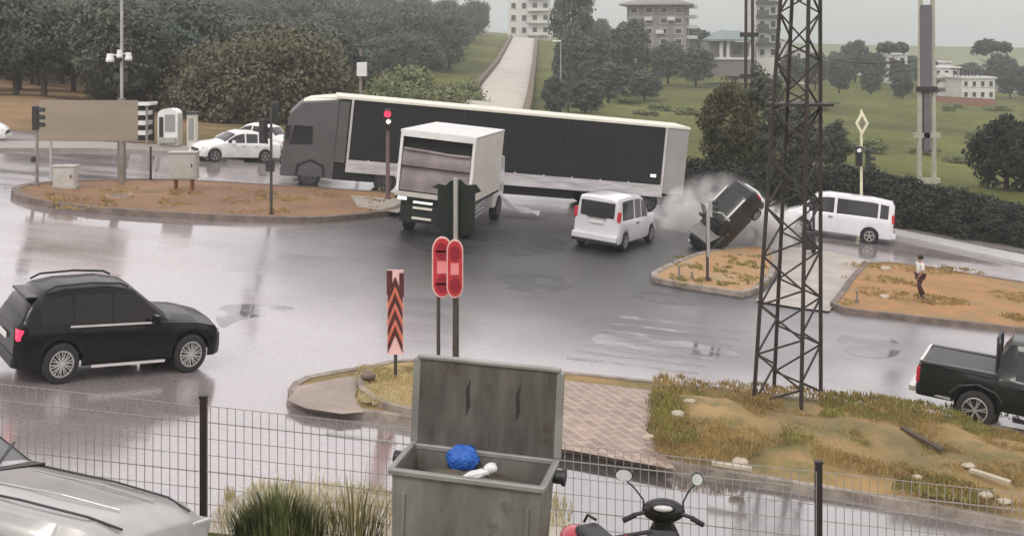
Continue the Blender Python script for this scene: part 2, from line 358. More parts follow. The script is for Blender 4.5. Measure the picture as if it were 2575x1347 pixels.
# ------------------------------------------------------------------ ground sheets
def grid_mesh(xs, ys, zf):
    mb = MB(); nx = len(xs)
    mb.v = [(x, y, zf(x, y)) for y in ys for x in xs]
    for j in range(len(ys)-1):
        for i in range(nx-1):
            a = j*nx+i; mb.f.append((a, a+1, a+nx+1, a+nx)); mb.m.append(0)
    return mb
def frange(a, b, n): return [a+(b-a)*i/(n-1) for i in range(n)]
ys = frange(-20, 10, 7)+frange(10.5, 18, 16)+frange(20, 60, 12)+frange(62, 200, 70)+frange(205, 400, 50)+frange(420, 720, 16)+[900, 1500, 3000]
xs = sorted(set([-2500, -1200, -700, -420]+frange(-300, -62, 40)+frange(-60, 60, 41)+frange(63, 300, 40)+[420, 700, 1200, 2500]))
def gz(x, y):
    z = G(x, y) - .04
    if y > 66: z += .5*noise.noise(Vector((x*.05, y*.05, 3)))*min(1, (y-66)/30)*2
    return z
M_gnd = bpy.data.materials.new('ground_cover'); M_gnd.use_nodes = True
def build_ground_mat(m):
    n = m.node_tree.nodes; l = m.node_tree.links; b = n['Principled BSDF']; b.inputs['Roughness'].default_value = .95; b.inputs['Specular IOR Level'].default_value = .2
    g = n.new('ShaderNodeNewGeometry'); sp = n.new('ShaderNodeSeparateXYZ'); l.new(g.outputs['Position'], sp.inputs[0])
    n1 = n.new('ShaderNodeTexNoise'); n1.inputs['Scale'].default_value = .035; n1.inputs['Detail'].default_value = 8; l.new(g.outputs['Position'], n1.inputs['Vector'])
    n2 = n.new('ShaderNodeTexNoise'); n2.inputs['Scale'].default_value = .5; n2.inputs['Detail'].default_value = 6; l.new(g.outputs['Position'], n2.inputs['Vector'])
    # left of the junction: brown bank; right: green field
    a = n.new('ShaderNodeMapRange'); a.inputs[1].default_value = -20; a.inputs[2].default_value = -12; l.new(sp.outputs[0], a.inputs[0])
    mx1 = n.new('ShaderNodeMixRGB'); l.new(a.outputs[0], mx1.inputs[0]); mx1.inputs[1].default_value = (.20, .135, .075, 1); mx1.inputs[2].default_value = (.105, .120, .030, 1)
    rp = n.new('ShaderNodeValToRGB'); rp.color_ramp.elements[0].position = .35; rp.color_ramp.elements[1].position = .65
    rp.color_ramp.elements[0].color = (.55, .55, .5, 1); rp.color_ramp.elements[1].color = (1.25, 1.2, 1.15, 1); l.new(n1.outputs[0], rp.inputs[0])
    m2 = n.new('ShaderNodeMixRGB'); m2.blend_type = 'MULTIPLY'; m2.inputs[0].default_value = 1; l.new(mx1.outputs[0], m2.inputs[1]); l.new(rp.outputs[0], m2.inputs[2])
    m3 = n.new('ShaderNodeMixRGB'); m3.blend_type = 'OVERLAY'; m3.inputs[0].default_value = .5; l.new(m2.outputs[0], m3.inputs[1]); l.new(n2.outputs[0], m3.inputs[2])
    l.new(m3.outputs[0], b.inputs['Base Color'])
    bp = n.new('ShaderNodeBump'); bp.inputs['Strength'].default_value = .8; bp.inputs['Distance'].default_value = .4; l.new(n2.outputs[0], bp.inputs['Height']); l.new(bp.outputs[0], b.inputs['Normal'])
build_ground_mat(M_gnd)
struct(obj('ground', grid_mesh(xs, ys, gz), M_gnd, smooth=60))

def sheet(name, pix, m, lift, thick=0, mats=None, world=False):
    """flat polygon on the sloping street, outline given at photograph pixels"""
    P = [Vector(p) for p in pix] if world else [gp(*p, lift) for p in pix]
    for p in P: p.z = plane(p.x)+lift
    mb = MB()
    if thick:
        mb.prism(P, (0, 0, -thick), (0, 0, 0))
    else: mb.add(P, [tuple(range(len(P)))])
    return obj(name, mb, m)
# road
road = MB(); road.add([(-59.9, 16.2, 5.99), (59.9, 16.2, -5.99), (59.9, 61.2, -5.99), (-59.9, 61.2, 5.99)], [(0, 1, 2, 3)])
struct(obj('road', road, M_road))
def smooth_poly(pts, it=2):
    for _ in range(it):
        q = []
        for i in range(len(pts)):
            a = pts[i]; b = pts[(i+1) % len(pts)]
            q += [(a[0]*.75+b[0]*.25, a[1]*.75+b[1]*.25), (a[0]*.25+b[0]*.75, a[1]*.25+b[1]*.75)]
        pts = q
    return pts
def inset(P, d):
    out = []; n = len(P)
    area = sum(P[i].x*P[(i+1) % n].y-P[(i+1) % n].x*P[i].y for i in range(n))
    sg = 1 if area > 0 else -1
    for i in range(n):
        a, b, c = P[i-1], P[i], P[(i+1) % n]
        t = Vector((c.x-a.x, c.y-a.y)); t.normalize()
        out.append(Vector((b.x - t.y*d*sg, b.y + t.x*d*sg, 0)))
    return out
def island(name, pix, m_top, m_kerb, h=.14, kw=.18, it=2, bumpy=.05, world=False, cell=.45, crown=0.0, seed=1):
    P2 = smooth_poly(pix, it) if it else pix
    P = [Vector((p[0], p[1], 0)) for p in P2] if world else [gp(*p) for p in P2]
    n = len(P); I = inset(P, kw)
    kb = MB(); top = [Vector((p.x, p.y, plane(p.x)+h)) for p in P]; bot = [Vector((p.x, p.y, plane(p.x)-.1)) for p in P]
    ti = [Vector((p.x, p.y, plane(p.x)+h)) for p in I]
    bi = [Vector((p.x, p.y, plane(p.x)+.02)) for p in I]
    kb.v = [tuple(v) for v in bot+top+ti+bi]
    for i in range(n):
        j = (i+1) % n
        for a in range(3): kb.f.append((a*n+i, a*n+j, (a+1)*n+j, (a+1)*n+i)); kb.m.append(0)
    k = struct(obj('kerb', kb, m_kerb))
    # top sheet: boundary + interior points
    pts = [Vector((p.x, p.y)) for p in I]
    x0 = min(p.x for p in pts); x1 = max(p.x for p in pts); y0 = min(p.y for p in pts); y1 = max(p.y for p in pts)
    def dist_in(x, y):
        c = False; j = len(pts)-1; dm = 1e9
        for i in range(len(pts)):
            a, b = pts[i], pts[j]
            if (a.y > y) != (b.y > y) and x < (b.x-a.x)*(y-a.y)/(b.y-a.y)+a.x: c = not c
            ab = b-a; L2 = ab.length_squared
            t = max(0, min(1, ((x-a.x)*ab.x+(y-a.y)*ab.y)/L2)) if L2 > 0 else 0
            dm = min(dm, math.hypot(x-a.x-ab.x*t, y-a.y-ab.y*t)); j = i
        return dm if c else -1
    extra = []
    nx = int((x1-x0)/cell); ny = int((y1-y0)/cell)
    for i in range(nx+1):
        for j in range(ny+1):
            x = x0+i*cell+.013; y = y0+j*cell+.017; d = dist_in(x, y)
            if d > cell*.4: extra.append((Vector((x, y)), d))
    allp = pts+[e[0] for e in extra]
    vs, es, fs, *_ = delaunay_2d_cdt(allp, [], [list(range(len(pts)))], 1, 1e-5)
    mb = MB()
    for q in vs:
        d = max(0, dist_in(q.x, q.y)); z = plane(q.x)+h-.025
        z += (bumpy(q.x, q.y) if callable(bumpy) else bumpy)*min(1, d/.6)*noise.noise(Vector((q.x*1.3, q.y*1.3, seed))) + (crown(q.x, q.y, d) if callable(crown) else crown*min(1, d/2.2))
        mb.v.append((q.x, q.y, z))
    mb.f = [tuple(f) for f in fs]; mb.m = [0]*len(fs)
    t = struct(obj(name, mb, m_top, smooth=60))
    return t, dist_in
# left traffic island
patchy(mat('left_island_soil', (.30, .175, .075), .85, col2=(.18, .095, .06), scale=.35, coords='geo', bump=.6, bscale=5), (.13, .085, .05), .7)
patchy(mat('median_soil', (.42, .27, .14), .85, col2=(.32, .18, .08), scale=.8, coords='geo', bump=.5, bscale=5), (.24, .21, .11), .8)
isl1 = [(20, 488), (60, 474), (150, 466), (310, 460), (480, 462), (740, 478), (860, 486), (1010, 496), (1040, 515), (1000, 540), (900, 553), (780, 562), (620, 558), (450, 550), (280, 540), (120, 523), (50, 507)]
island('island_ground', isl1, mat('left_island_soil', (.30, .175, .075), .85, col2=(.18, .095, .06), scale=.35, coords='geo', bump=.6, bscale=5), M_kerbd, h=.2, kw=.3, it=1)
sheet('path', [(880, 490), (1010, 500), (1030, 515), (1000, 535), (900, 520)], M_paveg, .195)['kind'] = 'structure'
# nose island of the middle median
isl2 = [(1620, 705), (1690, 668), (1760, 642), (1850, 628), (1945, 626), (1960, 690), (1890, 752), (1800, 737), (1700, 722)]
island('median_ground', isl2, mat('median_soil', (.42, .27, .14), .85, col2=(.32, .18, .08), scale=.8, coords='geo', bump=.5, bscale=5), M_kerb, h=.16, kw=.2, it=1)
o = sheet('pavement', [(1950, 624), (2040, 622), (2190, 655), (2150, 700), (2085, 782), (2000, 772), (1900, 755), (1962, 700)], M_paveg, .05); struct(o)
isl3 = [(2185, 660), (2400, 690), (2800, 755), (2900, 880), (2575, 838), (2250, 803), (2080, 782), (2110, 745), (2140, 700)]
island('median_ground', isl3, M_soil, M_kerbd, h=.16, kw=.2, it=1, seed=4)
# far kerb with pale wet pavement on the right
o = sheet('pavement', [(2235, 586), (2575, 660), (2800, 705), (2800, 690), (2575, 640), (2235, 572)], mat('pale_pavement', (.42, .41, .38), .4, coords='geo'), .14, thick=.2); struct(o)
# far road edge on the left: low kerb and pavement
o = sheet('pavement', [(-400, 372), (250, 372), (520, 384), (740, 400), (740, 392), (520, 368), (250, 356), (-400, 350)], mat('left_pavement', (.30, .27, .24), .5, coords='geo'), .14, thick=.2); struct(o)
# median in front (under the pylon)
isl4 = [(716, 1008), (745, 968), (840, 948), (940, 934), (1040, 926), (1250, 936), (1430, 950), (1600, 968), (1750, 982), (1900, 1000), (2080, 1022), (2400, 1062), (2575, 1098), (2900, 1160), (2900, 1400), (2575, 1336), (2300, 1286), (2050, 1243), (1700, 1188), (1430, 1138), (1180, 1098), (1010, 1066), (860, 1046), (760, 1030)]
def mmask(x, y):
    px = CX+x/y*F; py = HY+(H-plane(x))*F/y
    e = 1640+max(-10, min(60, (py-1020)*.35)); return max(0, min(1, (px-e)/60))
top4, in4 = island('median_ground', isl4, M_ground_m, M_kerb, h=.15, kw=.16, it=1, bumpy=lambda x, y: .16*mmask(x, y), crown=lambda x, y, d: .24*mmask(x, y)*min(1, d/2.2), seed=7)
# paved nose and paved crossing on that median
o = sheet('pavement', [(722, 1005), (750, 970), (840, 952), (925, 938), (900, 965), (892, 1000), (915, 1035), (860, 1040), (770, 1026)], M_pave, .158); struct(o)
o = sheet('pavement', [(1300, 945), (1440, 958), (1640, 980), (1650, 1020), (1625, 1080), (1700, 1180), (1440, 1132), (1300, 1110)], M_brick, .185); struct(o)
isl5 = [(893, 1000), (905, 968), (950, 940), (1040, 930), (1200, 940), (1310, 950), (1310, 1105), (1180, 1090), (1040, 1066), (940, 1040)]
island('island_ground', isl5, M_ngr, M_kerb, h=.26, kw=.14, it=1, bumpy=.06, seed=9)
# service road below the median
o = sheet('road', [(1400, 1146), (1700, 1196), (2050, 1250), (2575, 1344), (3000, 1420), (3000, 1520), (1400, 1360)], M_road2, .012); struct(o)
# crossing stripes, worn
for k in range(7):
    y = 792+k*17; x0 = 1560-k*22
    struct(sheet('road_marking', [(x0, y), (x0+330, y+40), (x0+326, y+46), (x0-4, y+7)], M_paint, .006))
for pts in ([(1240, 690), (1330, 684), (1440, 700), (1450, 726), (1350, 738), (1260, 724)], [(1600, 720), (1760, 752), (1740, 774), (1580, 748)], [(1010, 560), (1420, 590), (1440, 640), (1120, 650), (1000, 610)]):
    struct(sheet('asphalt_patch', smooth_poly(pts, 2), M_patch, .005))
for pts in ([(545, 770), (600, 762), (760, 768), (700, 790), (600, 800), (560, 830), (540, 800)], [(1500, 830), (1760, 860), (1900, 900), (1700, 905), (1480, 868)], [(2100, 830), (2270, 850), (2260, 905), (2110, 890)]):
    struct(sheet('puddle', smooth_poly(pts, 2), M_film, .0055))
for pts in ([(820, 1082), (1000, 1108), (998, 1116), (818, 1090)],):
    struct(sheet('road_marking', pts, M_paint, .02))
# dry verge beyond the fence
o = sheet('verge_ground', smooth_poly([(500, 1320), (560, 1262), (650, 1222), (760, 1206), (900, 1214), (1000, 1240), (1250, 1262), (1420, 1290), (1460, 1350), (1400, 1380), (440, 1350)], 2), mat('verge', (.42, .37, .29), .4, col2=(.28, .25, .20), scale=.9, coords='geo', bump=.4), .02); struct(o)

# ------------------------------------------------------------------ grass as blade clumps
def blades(name, spots, hmin, hmax, wd, m, seed=0, per=9, spread=.14):
    r_ = random.Random(seed); mb = MB()
    for (x, y, z, k) in spots:
        for _ in range(per):
            a = r_.random()*6.283; rr = r_.random()*spread; bx = x+math.cos(a)*rr; by = y+math.sin(a)*rr
            h = (hmin+(hmax-hmin)*r_.random())*k; ln = (r_.random()-.5)*h*.9; lm = (r_.random()-.5)*h*.9
            t = r_.random()*3.14; dx = math.cos(t)*wd; dy = math.sin(t)*wd
            o = len(mb.v)
            mb.v += [(bx-dx, by-dy, z-.02), (bx+dx, by+dy, z-.02), (bx+dx*.7+ln*.4, by+dy*.7+lm*.4, z+h*.6), (bx-dx*.7+ln*.4, by-dy*.7+lm*.4, z+h*.6), (bx+ln, by+lm, z+h)]
            mb.f += [(o, o+1, o+2, o+3), (o+3, o+2, o+4)]; mb.m += [0, 0]
    o = obj(name, mb, m); o['kind'] = 'stuff'; return o
def scatter_px(n, x0, x1, yf0, yf1, seed, keep=None, lift=.3):
    r_ = random.Random(seed); out = []
    while len(out) < n:
        px = x0+(x1-x0)*r_.random(); py = yf0(px)+(yf1(px)-yf0(px))*r_.random()
        p = gp(px, py)
        k = .6+.8*max(0, noise.noise(Vector((p.x*.8, p.y*.8, seed)))+.4)
        if keep and not keep(px, py, p): continue
        out.append((p.x, p.y, plane(p.x)+lift, k))
    return out
up4 = lambda x: 975+max(0, x-1640)*.09+max(0, x-2100)*.05
lo4 = lambda x: 1178+(x-1640)*.155
blades('golden_grass', scatter_px(2300, 1650, 2620, up4, lo4, 3, lambda a, b, p: noise.noise(Vector((p.x*.7, p.y*.7, 2))) > -.1), .02, .09, .012, M_gold, 1)
blades('green_grass', scatter_px(1300, 1640, 2620, up4, lo4, 4, lambda a, b, p: noise.noise(Vector((p.x*.5, p.y*.5, 9))) > .1 or (2060 < a < 2220 and b < 1085)), .02, .10, .013, M_green, 2)
blades('pale_grass', scatter_px(500, 905, 1050, lambda x: 950, lambda x: 1035+(x-905)*.15, 6, lift=.22), .03, .10, .01, M_dry, 3)
blades('pale_grass', scatter_px(220, 560, 1420, lambda x: 1225+max(0, x-900)*.08, lambda x: 1330, 8, lift=.02), .05, .2, .012, M_dry, 4)

blades('weeds', scatter_px(260, 120, 960, lambda x: 482, lambda x: 548, 21, lambda a, b, p: noise.noise(Vector((p.x*.5, p.y*.5, 5))) > .05, lift=.17), .04, .13, .02, M_gold, 5)
blades('weeds', scatter_px(420, 2120, 2640, lambda x: 668+max(0, x-2300)*.12, lambda x: 790+max(0, x-2300)*.12, 22, lambda a, b, p: noise.noise(Vector((p.x*.5, p.y*.5, 6))) > .1, lift=.14), .03, .12, .02, M_gold, 6)
blades('weeds', scatter_px(160, 1680, 1930, lambda x: 650, lambda x: 728, 23, lambda a, b, p: noise.noise(Vector((p.x*.8, p.y*.8, 6))) > .0, lift=.14), .03, .10, .02, M_green, 7)
# ------------------------------------------------------------------ trees
def crown_mesh(seed, rx, ry, rz, nclump, leaves, leaf, low=.35, clump=.33, top=1.0):
    r_ = random.Random(seed); mb = MB()
    for c in range(nclump):
        while True:
            u = Vector((r_.uniform(-1, 1), r_.uniform(-1, 1), r_.uniform(-low-.3, 1)))
            l = u.length
            if .35 < l < 1: break
        u *= (.9/l)*r_.uniform(.62, 1.0)
        cc = Vector((u.x*rx, u.y*ry, u.z*rz*top)); cr_ = clump*r_.uniform(.6, 1.25)*min(rx, rz)
        for k in range(leaves):
            d = Vector((r_.gauss(0, 1), r_.gauss(0, 1), r_.gauss(0, .8))).normalized()*cr_*r_.uniform(.55, 1.05)
            p = cc+d; s_ = leaf*r_.uniform(.6, 1.4)
            a = Vector((r_.gauss(0, 1), r_.gauss(0, 1), r_.gauss(0, 1))).normalized(); nrm = (d.normalized()+a*.7).normalized()
            t = nrm.orthogonal().normalized(); t.rotate(Matrix.Rotation(r_.random()*6.28, 3, nrm)); b = nrm.cross(t)
            o = len(mb.v); mb.v += [tuple(p-t*s_), tuple(p+b*s_*.55), tuple(p+t*s_), tuple(p-b*s_*.55)]
            mb.f.append((o, o+1, o+2, o+3)); mb.m.append(0)
    return mb
def trunk_mesh(seed, h, r, rx, rz):
    r_ = random.Random(seed); mb = MB()
    mb.tube([(0, 0, -.4), (r*.3, 0, h*.5), (0, r*.2, h), (r, 0, h+rz*.4)], [r*1.3, r, r*.75, r*.3], 9)
    for i in range(6):
        a = i*1.05+r_.random(); z = h*(.75+.3*r_.random())
        mb.tube([(0, 0, z), (math.cos(a)*rx*.3, math.sin(a)*rx*.3, z+rz*.35), (math.cos(a)*rx*.65, math.sin(a)*rx*.65, z+rz*.8)], [r*.5, r*.35, r*.12], 6)
    return mb
def make_tree(name, label, cat, leafm, seed, h, rx, rz, nclump=60, leaves=60, leaf=.28, trunk=.2, low=.35, clump=.33, group=None, ry=None, crownz=None, top=1.0):
    t = thing(name, label, cat, group=group)
    cz = crownz if crownz is not None else h
    obj('trunk', trunk_mesh(seed, h*.75 if h > .3 else .2, trunk, rx, rz), M_bark, t, smooth=50)
    obj('crown', crown_mesh(seed, rx, ry or rx, rz, nclump, leaves, leaf, low, clump, top), leafm, t, loc=(0, 0, cz))
    return t
def put(t, px, Y, rz=0, s=1, dz=0):
    p = gx(px, Y); t.location = (p.x, p.y, p.z+dz); t.rotation_euler = (0, 0, rz)
    t.scale = s if isinstance(s, tuple) else (s, s, s)
    return t
rnd = random.Random(11)
GW = 'trees of the dark wood on the left hill'
protos = [make_tree('wood_tree', 'dark broad-leaved tree in the wood covering the left hillside', 'tree', m, 20+i, 5, 3.6, 4.0, 70, 130, .22, .22, .5, .36, group=GW)
          for i, m in enumerate((M_leafdk, M_leafgr, M_leafdk, M_leafbl))]
for p_ in protos: put(p_, -300+len(kids(p_))*0, 95)
used = set()
spots = []
for row in range(20):
    Y = 84+row*13
    n_ = 15
    for i in range(n_):
        px = -160+i*100+rnd.uniform(-45, 45)+(row % 2)*50
        if px > 1235-row*2: continue
        if Y < 100 and px > 520: continue
        if Y > 245 and px < 380: continue
        if Y > 130 and px < 300 and rnd.random() < .5: continue
        rp_ = 5.0*F/Y
        if px+rp_*.9 > 1190+max(0, Y-160)*.5: continue
        if Y < 165 and px > 880: continue
        spots.append((px, Y+rnd.uniform(-5, 5)))
for i, (px, Y) in enumerate(spots):
    k = rnd.randrange(4)
    t = protos[k] if k not in used else copy_tree(protos[k]); used.add(k)
    s = rnd.uniform(.72, .92)*(1 if Y < 200 else 1.4)
    if Y < 190: s = min(s, (8.1+.032*Y-gx(px, Y).z)/10.0)
    put(t, px, Y, rnd.random()*6, (s*rnd.uniform(1, 1.2), s*1.1, s*rnd.uniform(.9, 1.1)))
# olive-brown domed trees behind the road
ol = make_tree('domed_tree', 'broad olive-brown domed tree behind the lorry cab and the white cars', 'tree', M_leafol, 41, 2.2, 4.6, 4.6, 110, 150, .17, .22, .45, .34)
put(ol, 730, 84, 0, (1, 1, 1))
o2 = copy_tree(ol); put(o2, 590, 80, 2, (.85, .85, .82)); tag(o2, 'olive-brown domed tree rising above the parked white sedan', 'tree')
o3 = copy_tree(ol); put(o3, 690, 92, 4, (1.1, 1.1, 1.0)); tag(o3, 'taller olive-brown tree behind the two domed trees', 'tree')
o4 = copy_tree(ol); put(o4, 520, 84, 1, (.75, .75, .8)); tag(o4, 'smaller olive-brown tree to the right of the pale roadside kiosks', 'tree')
o5 = copy_tree(ol); put(o5, 300, 88, 3, (.5, .5, .6)); tag(o5, 'low olive bush behind the camera mast', 'bush')
# lighter shrubs beside the hill road
ls = make_tree('shrub', 'light green shrub left of the hill road just above the lorry roof', 'shrub', M_leaflt, 51, .6, 2.6, 2.2, 55, 90, .16, .1, .3, .4)
put(ls, 1060, 112)
for (px, Y, s, lb) in ((980, 120, 1.2, 'light green shrub beside the signal post behind the lorry'), (1120, 125, 1.1, 'pale green shrub touching the left edge of the hill road'), (930, 108, .9, 'light green shrub leftmost above the lorry trailer'), (1165, 150, 1.1, 'pale green shrub halfway up the left side of the hill road'), (1020, 140, 1.5, 'large light green shrub in front of the dark wood')):
    c = copy_tree(ls); put(c, px, Y, px, s); tag(c, lb, 'shrub')
# trees of the middle and the right
dk = make_tree('broad_tree', 'tall dark tree right of the hill road, cut off by the top of the picture', 'tree', M_leafbl, 61, 9, 4.6, 8.0, 85, 95, .38, .3, .7, .3)
put(dk, 1440, 215, 0, (.84, .84, 1.12))
for (px, Y, s, lb) in ((1500, 235, (.7, .7, .6), 'dark tree right behind the tall tree by the hill road'),
                       (1480, 190, (.75, .75, .55), 'dark rounded tree below the tall tree, left of the grey apartment block'),
                       (1585, 215, (.85, .85, .75), 'dark tree in front of the left corner of the grey apartment block'),
                       (1530, 170, (.7, .7, .36), 'low dark tree above the middle of the trailer roof'),
                       (1425, 180, (.5, .5, .55), 'dark tree behind the hillside street lamp'),
                       (1680, 235, (.8, .8, .5), 'dark tree in front of the grey apartment block'),
                       (1750, 225, (.8, .8, .45), 'dark tree under the white balconies of the grey apartment block'),
                       (1395, 130, (.3, .3, .3), 'dark bush at the foot of the hill road, right side'),
                       (1620, 180, (.6, .6, .26), 'low dark bush on the green slope'),
                       (1470, 140, (.5, .5, .25), 'dark bush beside the bare dark post above the trailer')):
    c = copy_tree(dk); put(c, px, Y, px, s); tag(c, lb, 'tree')
# olive tree beside the trailer end
ot = make_tree('olive_tree', 'dark olive tree with a rounded crown just right of the trailer end', 'tree', leafmat('leaf_darkolive', (.085, .082, .038), (.045, .045, .02)), 71, 4.9, 2.3, 2.9, 90, 130, .12, .16, .8, .32)
put(ot, 1832, 64.5, 0, (.72, .72, .78))
ot2 = make_tree('dark_tree', 'darker tall tree behind the left legs of the lattice pylon', 'tree', M_leafdk, 72, 5.4, 2.2, 4.2, 90, 130, .13, .18, .9, .32)
put(ot2, 1918, 68, 0, (.62, .62, .78))
c = copy_tree(ot2); put(c, 2010, 74, 2, (.75, .75, .55)); tag(c, 'dark tree seen through the middle of the lattice pylon', 'tree')
c = copy_tree(ot2); put(c, 2100, 78, 2, (.5, .5, .4)); tag(c, 'dark small tree right of the pylon and left of the diamond sign', 'tree')
# round dark bush at the right edge
bu = make_tree('round_bush', 'round blackish green bush in the green field at the right edge', 'bush', M_leafbk, 81, 2.2, 2.2, 2.6, 75, 90, .15, .15, .8, .3)
put(bu, 2530, 76, 0, 1)
# hedge of dark shrubs along the far kerb
hd = make_tree('hedge_shrub', 'dark shrub in the hedge bank behind the far kerb on the right', 'shrub', M_leafbk, 91, .5, 2.3, 1.9, 70, 140, .11, .1, .3, .36, group='dark shrubs of the hedge bank on the right')
first = True
for i in range(42):
    px = 1745+i*23+rnd.uniform(-8, 8)
    Y = 60.5+rnd.random()*5
    if px > 2290: Y = 59-(px-2290)*.013 + rnd.random()*4
    if px > 1980: base = .88
    else: base = .8
    hh = base*(1.0 - max(0, px-2250)*.0011)
    t = hd if first else copy_tree(hd); first = False
    put(t, px, Y, rnd.random()*6, (1, 1, hh))
# ridge trees
for (px, Y, s, lb, z) in ((2150, 270, .8, 'rounded ridge tree left of the concrete pole', 0), (2125, 250, .55, 'low ridge tree beside the right side of the pylon', 0), (2200, 265, .6, 'ridge tree below the umbrella pine', 0), (2260, 255, .5, 'dark ridge tree left of the concrete twin pole', 0), (2330, 270, .6, 'dark ridge tree behind the concrete twin pole', 0),
                          (2110, 220, .5, 'dark tree on the far field edge near the pylon', 0), (2190, 215, .42, 'dark bush on the far field edge under the ridge', 0), (2270, 205, .4, 'dark bush at the left of the concrete twin pole', 0),
                          (2540, 250, .6, 'dark ridge tree right of the white houses', 0), (2590, 230, .6, 'dark ridge tree cut by the right edge', 0), (1850, 240, .5, 'dark tree in front of the columned house', 0), (1990, 240, .55, 'dark ridge tree behind the pylon legs', 0), (2050, 235, .6, 'dark ridge tree seen right inside the pylon', 0)):
    c = copy_tree(dk); put(c, px, Y, px, (s, s, s*.75)); tag(c, lb, 'tree')
rb = random.Random(77); nb = 0
for i in range(26):
    px = rb.uniform(1480, 2700); Y = rb.uniform(95, 200)
    if px < 2100 and Y < 120: continue
    c = copy_tree(ls); put(c, px, Y, px, (rb.uniform(.4, .9),)*2+(rb.uniform(.2, .4),)); tag(c, 'low scrub bush scattered on the green field behind the hedge', 'shrub', 'scrub bushes on the green field')
pn = make_tree('umbrella_pine', 'umbrella pine with a flat dark crown on the ridge', 'tree', M_leafbl, 95, 8.5, 3.6, 1.4, 40, 70, .3, .25, .2, .5)
put(pn, 2245, 255)
c = copy_tree(pn); put(c, 2495, 235, 2, (1.1, 1.1, 1.1)); c.scale = (1.1, 1.1, 1.2); tag(c, 'umbrella pine with a dark crown behind the white houses at right', 'tree')

rr_ = random.Random(5)
for i in range(34):
    px = 1500+i*36+rr_.uniform(-14, 14); Y = rr_.uniform(285, 345)
    c = copy_tree(dk); k = rr_.uniform(.45, .85); put(c, px, Y, px, (k*1.3, k*1.2, k*rr_.uniform(.5, .8))); tag(c, 'hazy dark tree in the tree line along the far right skyline', 'tree', 'trees along the far ridge')
# hill road
mb = MB(); pts = []
for i in range(30):
    Y = 105+i*(350-105)/29; t = (Y-160)/190
    xl = -5.3+t*5.6; xr = 1.9+t*4.8
    for X in (xl, (xl+xr)/2, xr): mb.v.append((X, Y, G(X, Y)+.75))
for i in range(29):
    a = i*3; mb.f += [(a, a+1, a+4, a+3), (a+1, a+2, a+5, a+4)]; mb.m += [0, 0]
struct(obj('hill_road', mb, M_hillroad, smooth=60))
for side in (0, 1):
    mb = MB(); pr = None
    for i in range(30):
        Y = 105+i*(350-105)/29; t = (Y-160)/190
        X = (-5.8+t*5.6) if side == 0 else (2.4+t*4.8)
        q = Vector((X, Y, G(X, Y)+.8+ (.25 if side else .1)))
        if pr is not None: mb.bar(pr, q, .8, 1.0)
        pr = q
    struct(obj('hill_road_kerb', mb, mat('verge_brown', (.16, .12, .085), .9, coords='geo')))

# ------------------------------------------------------------------ buildings
def rotz(o, a): o.rotation_euler = (0, 0, a)
def building(name, label, cat, x0, x1, ytop, ybase, Y, floors, wall, roof=None, depth=10, bays=4, balcony=None, rz=0, overhang=0, roofm=None, group=None):
    s = F/Y; wdt = (x1-x0)/s; p = at((x0+x1)/2, ybase, Y); h = (ybase-ytop)/s
    t = thing(name, label, cat, (p.x, p.y+depth/2, p.z-3), rz, group)
    mb = MB(); mb.box((0, 0, (h+3)/2), (wdt, depth, h+3)); obj('wall', mb, wall, t)
    rm = MB(); rm.box((0, 0, h+3+.15), (wdt+overhang*2, depth+overhang*2, .3))
    if roof == 'hip':
        rm.add([(-wdt/2-overhang, -depth/2-overhang, h+3.302), (wdt/2+overhang, -depth/2-overhang, h+3.302), (wdt/2+overhang, depth/2+overhang, h+3.302), (-wdt/2-overhang, depth/2+overhang, h+3.302), (-wdt/5, 0, h+4.9), (wdt/5, 0, h+4.9)], [(0, 1, 5, 4), (1, 2, 5), (2, 3, 4, 5), (3, 0, 4)])
    obj('roof', rm, roofm or wall, t)
    fh = h/floors
    for f in range(floors):
        zc = 3+fh*(f+.52)
        for b in range(bays):
            xc = -wdt/2+wdt*(b+.5)/bays; ww = wdt/bays*.42
            m = MB(); m.box((xc, -depth/2-.02, zc), (ww, .12, fh*.45)); fr = obj('window', m, M_win, t)
            m = MB()
            for dx in (-1, 1): m.box((xc+dx*(ww/2+.06), -depth/2-.04, zc), (.12, .18, fh*.45))
            m.box((xc, -depth/2-.05, zc-fh*.225-.07), (ww+.4, .24, .12)); m.box((xc, -depth/2-.05, zc+fh*.225+.06), (ww+.24, .2, .12))
            obj('frame', m, M_bwall, fr)
    if balcony:
        for f in range(1, floors+1):
            z = 3+fh*f - .25
            for (bx0, bx1) in balcony:
                m = MB(); xa = -wdt/2+wdt*bx0; xb = -wdt/2+wdt*bx1
                m.box(((xa+xb)/2, -depth/2-.8, z-fh*.85+.1), (xb-xa, 1.6, .25)); m.box(((xa+xb)/2, -depth/2-1.55, z-fh*.85+.55), (xb-xa, .12, .8))
                obj('balcony', m, M_bwall, t)
    return t
building('apartment_building', 'white apartment block with stacked balconies at the top of the hill road', 'building', 1278, 1385, -30, 92, 372, 4, M_bwall, bays=4, balcony=[(.45, .95)], depth=14, overhang=.8)
b2 = building('apartment_building', 'grey-brown unfinished apartment block with overhanging roof and white side balconies', 'building', 1590, 1738, 14, 118, 255, 4, M_bgrey, bays=4, depth=11, overhang=1.6, roof='hip', rz=R(-12))
for f in range(4):
    m = MB(); m.box((7.1, -1, 3+2.05+f*2.2), (2.6, 6, .7)); obj('balcony', m, M_bwall, b2)
    m = MB(); m.box((-4+f*2.4, -5.95, 3+3.2+1.4*(f % 2)*2), (1.6, .9, .8)); obj('balcony', m, M_bwall, b2)
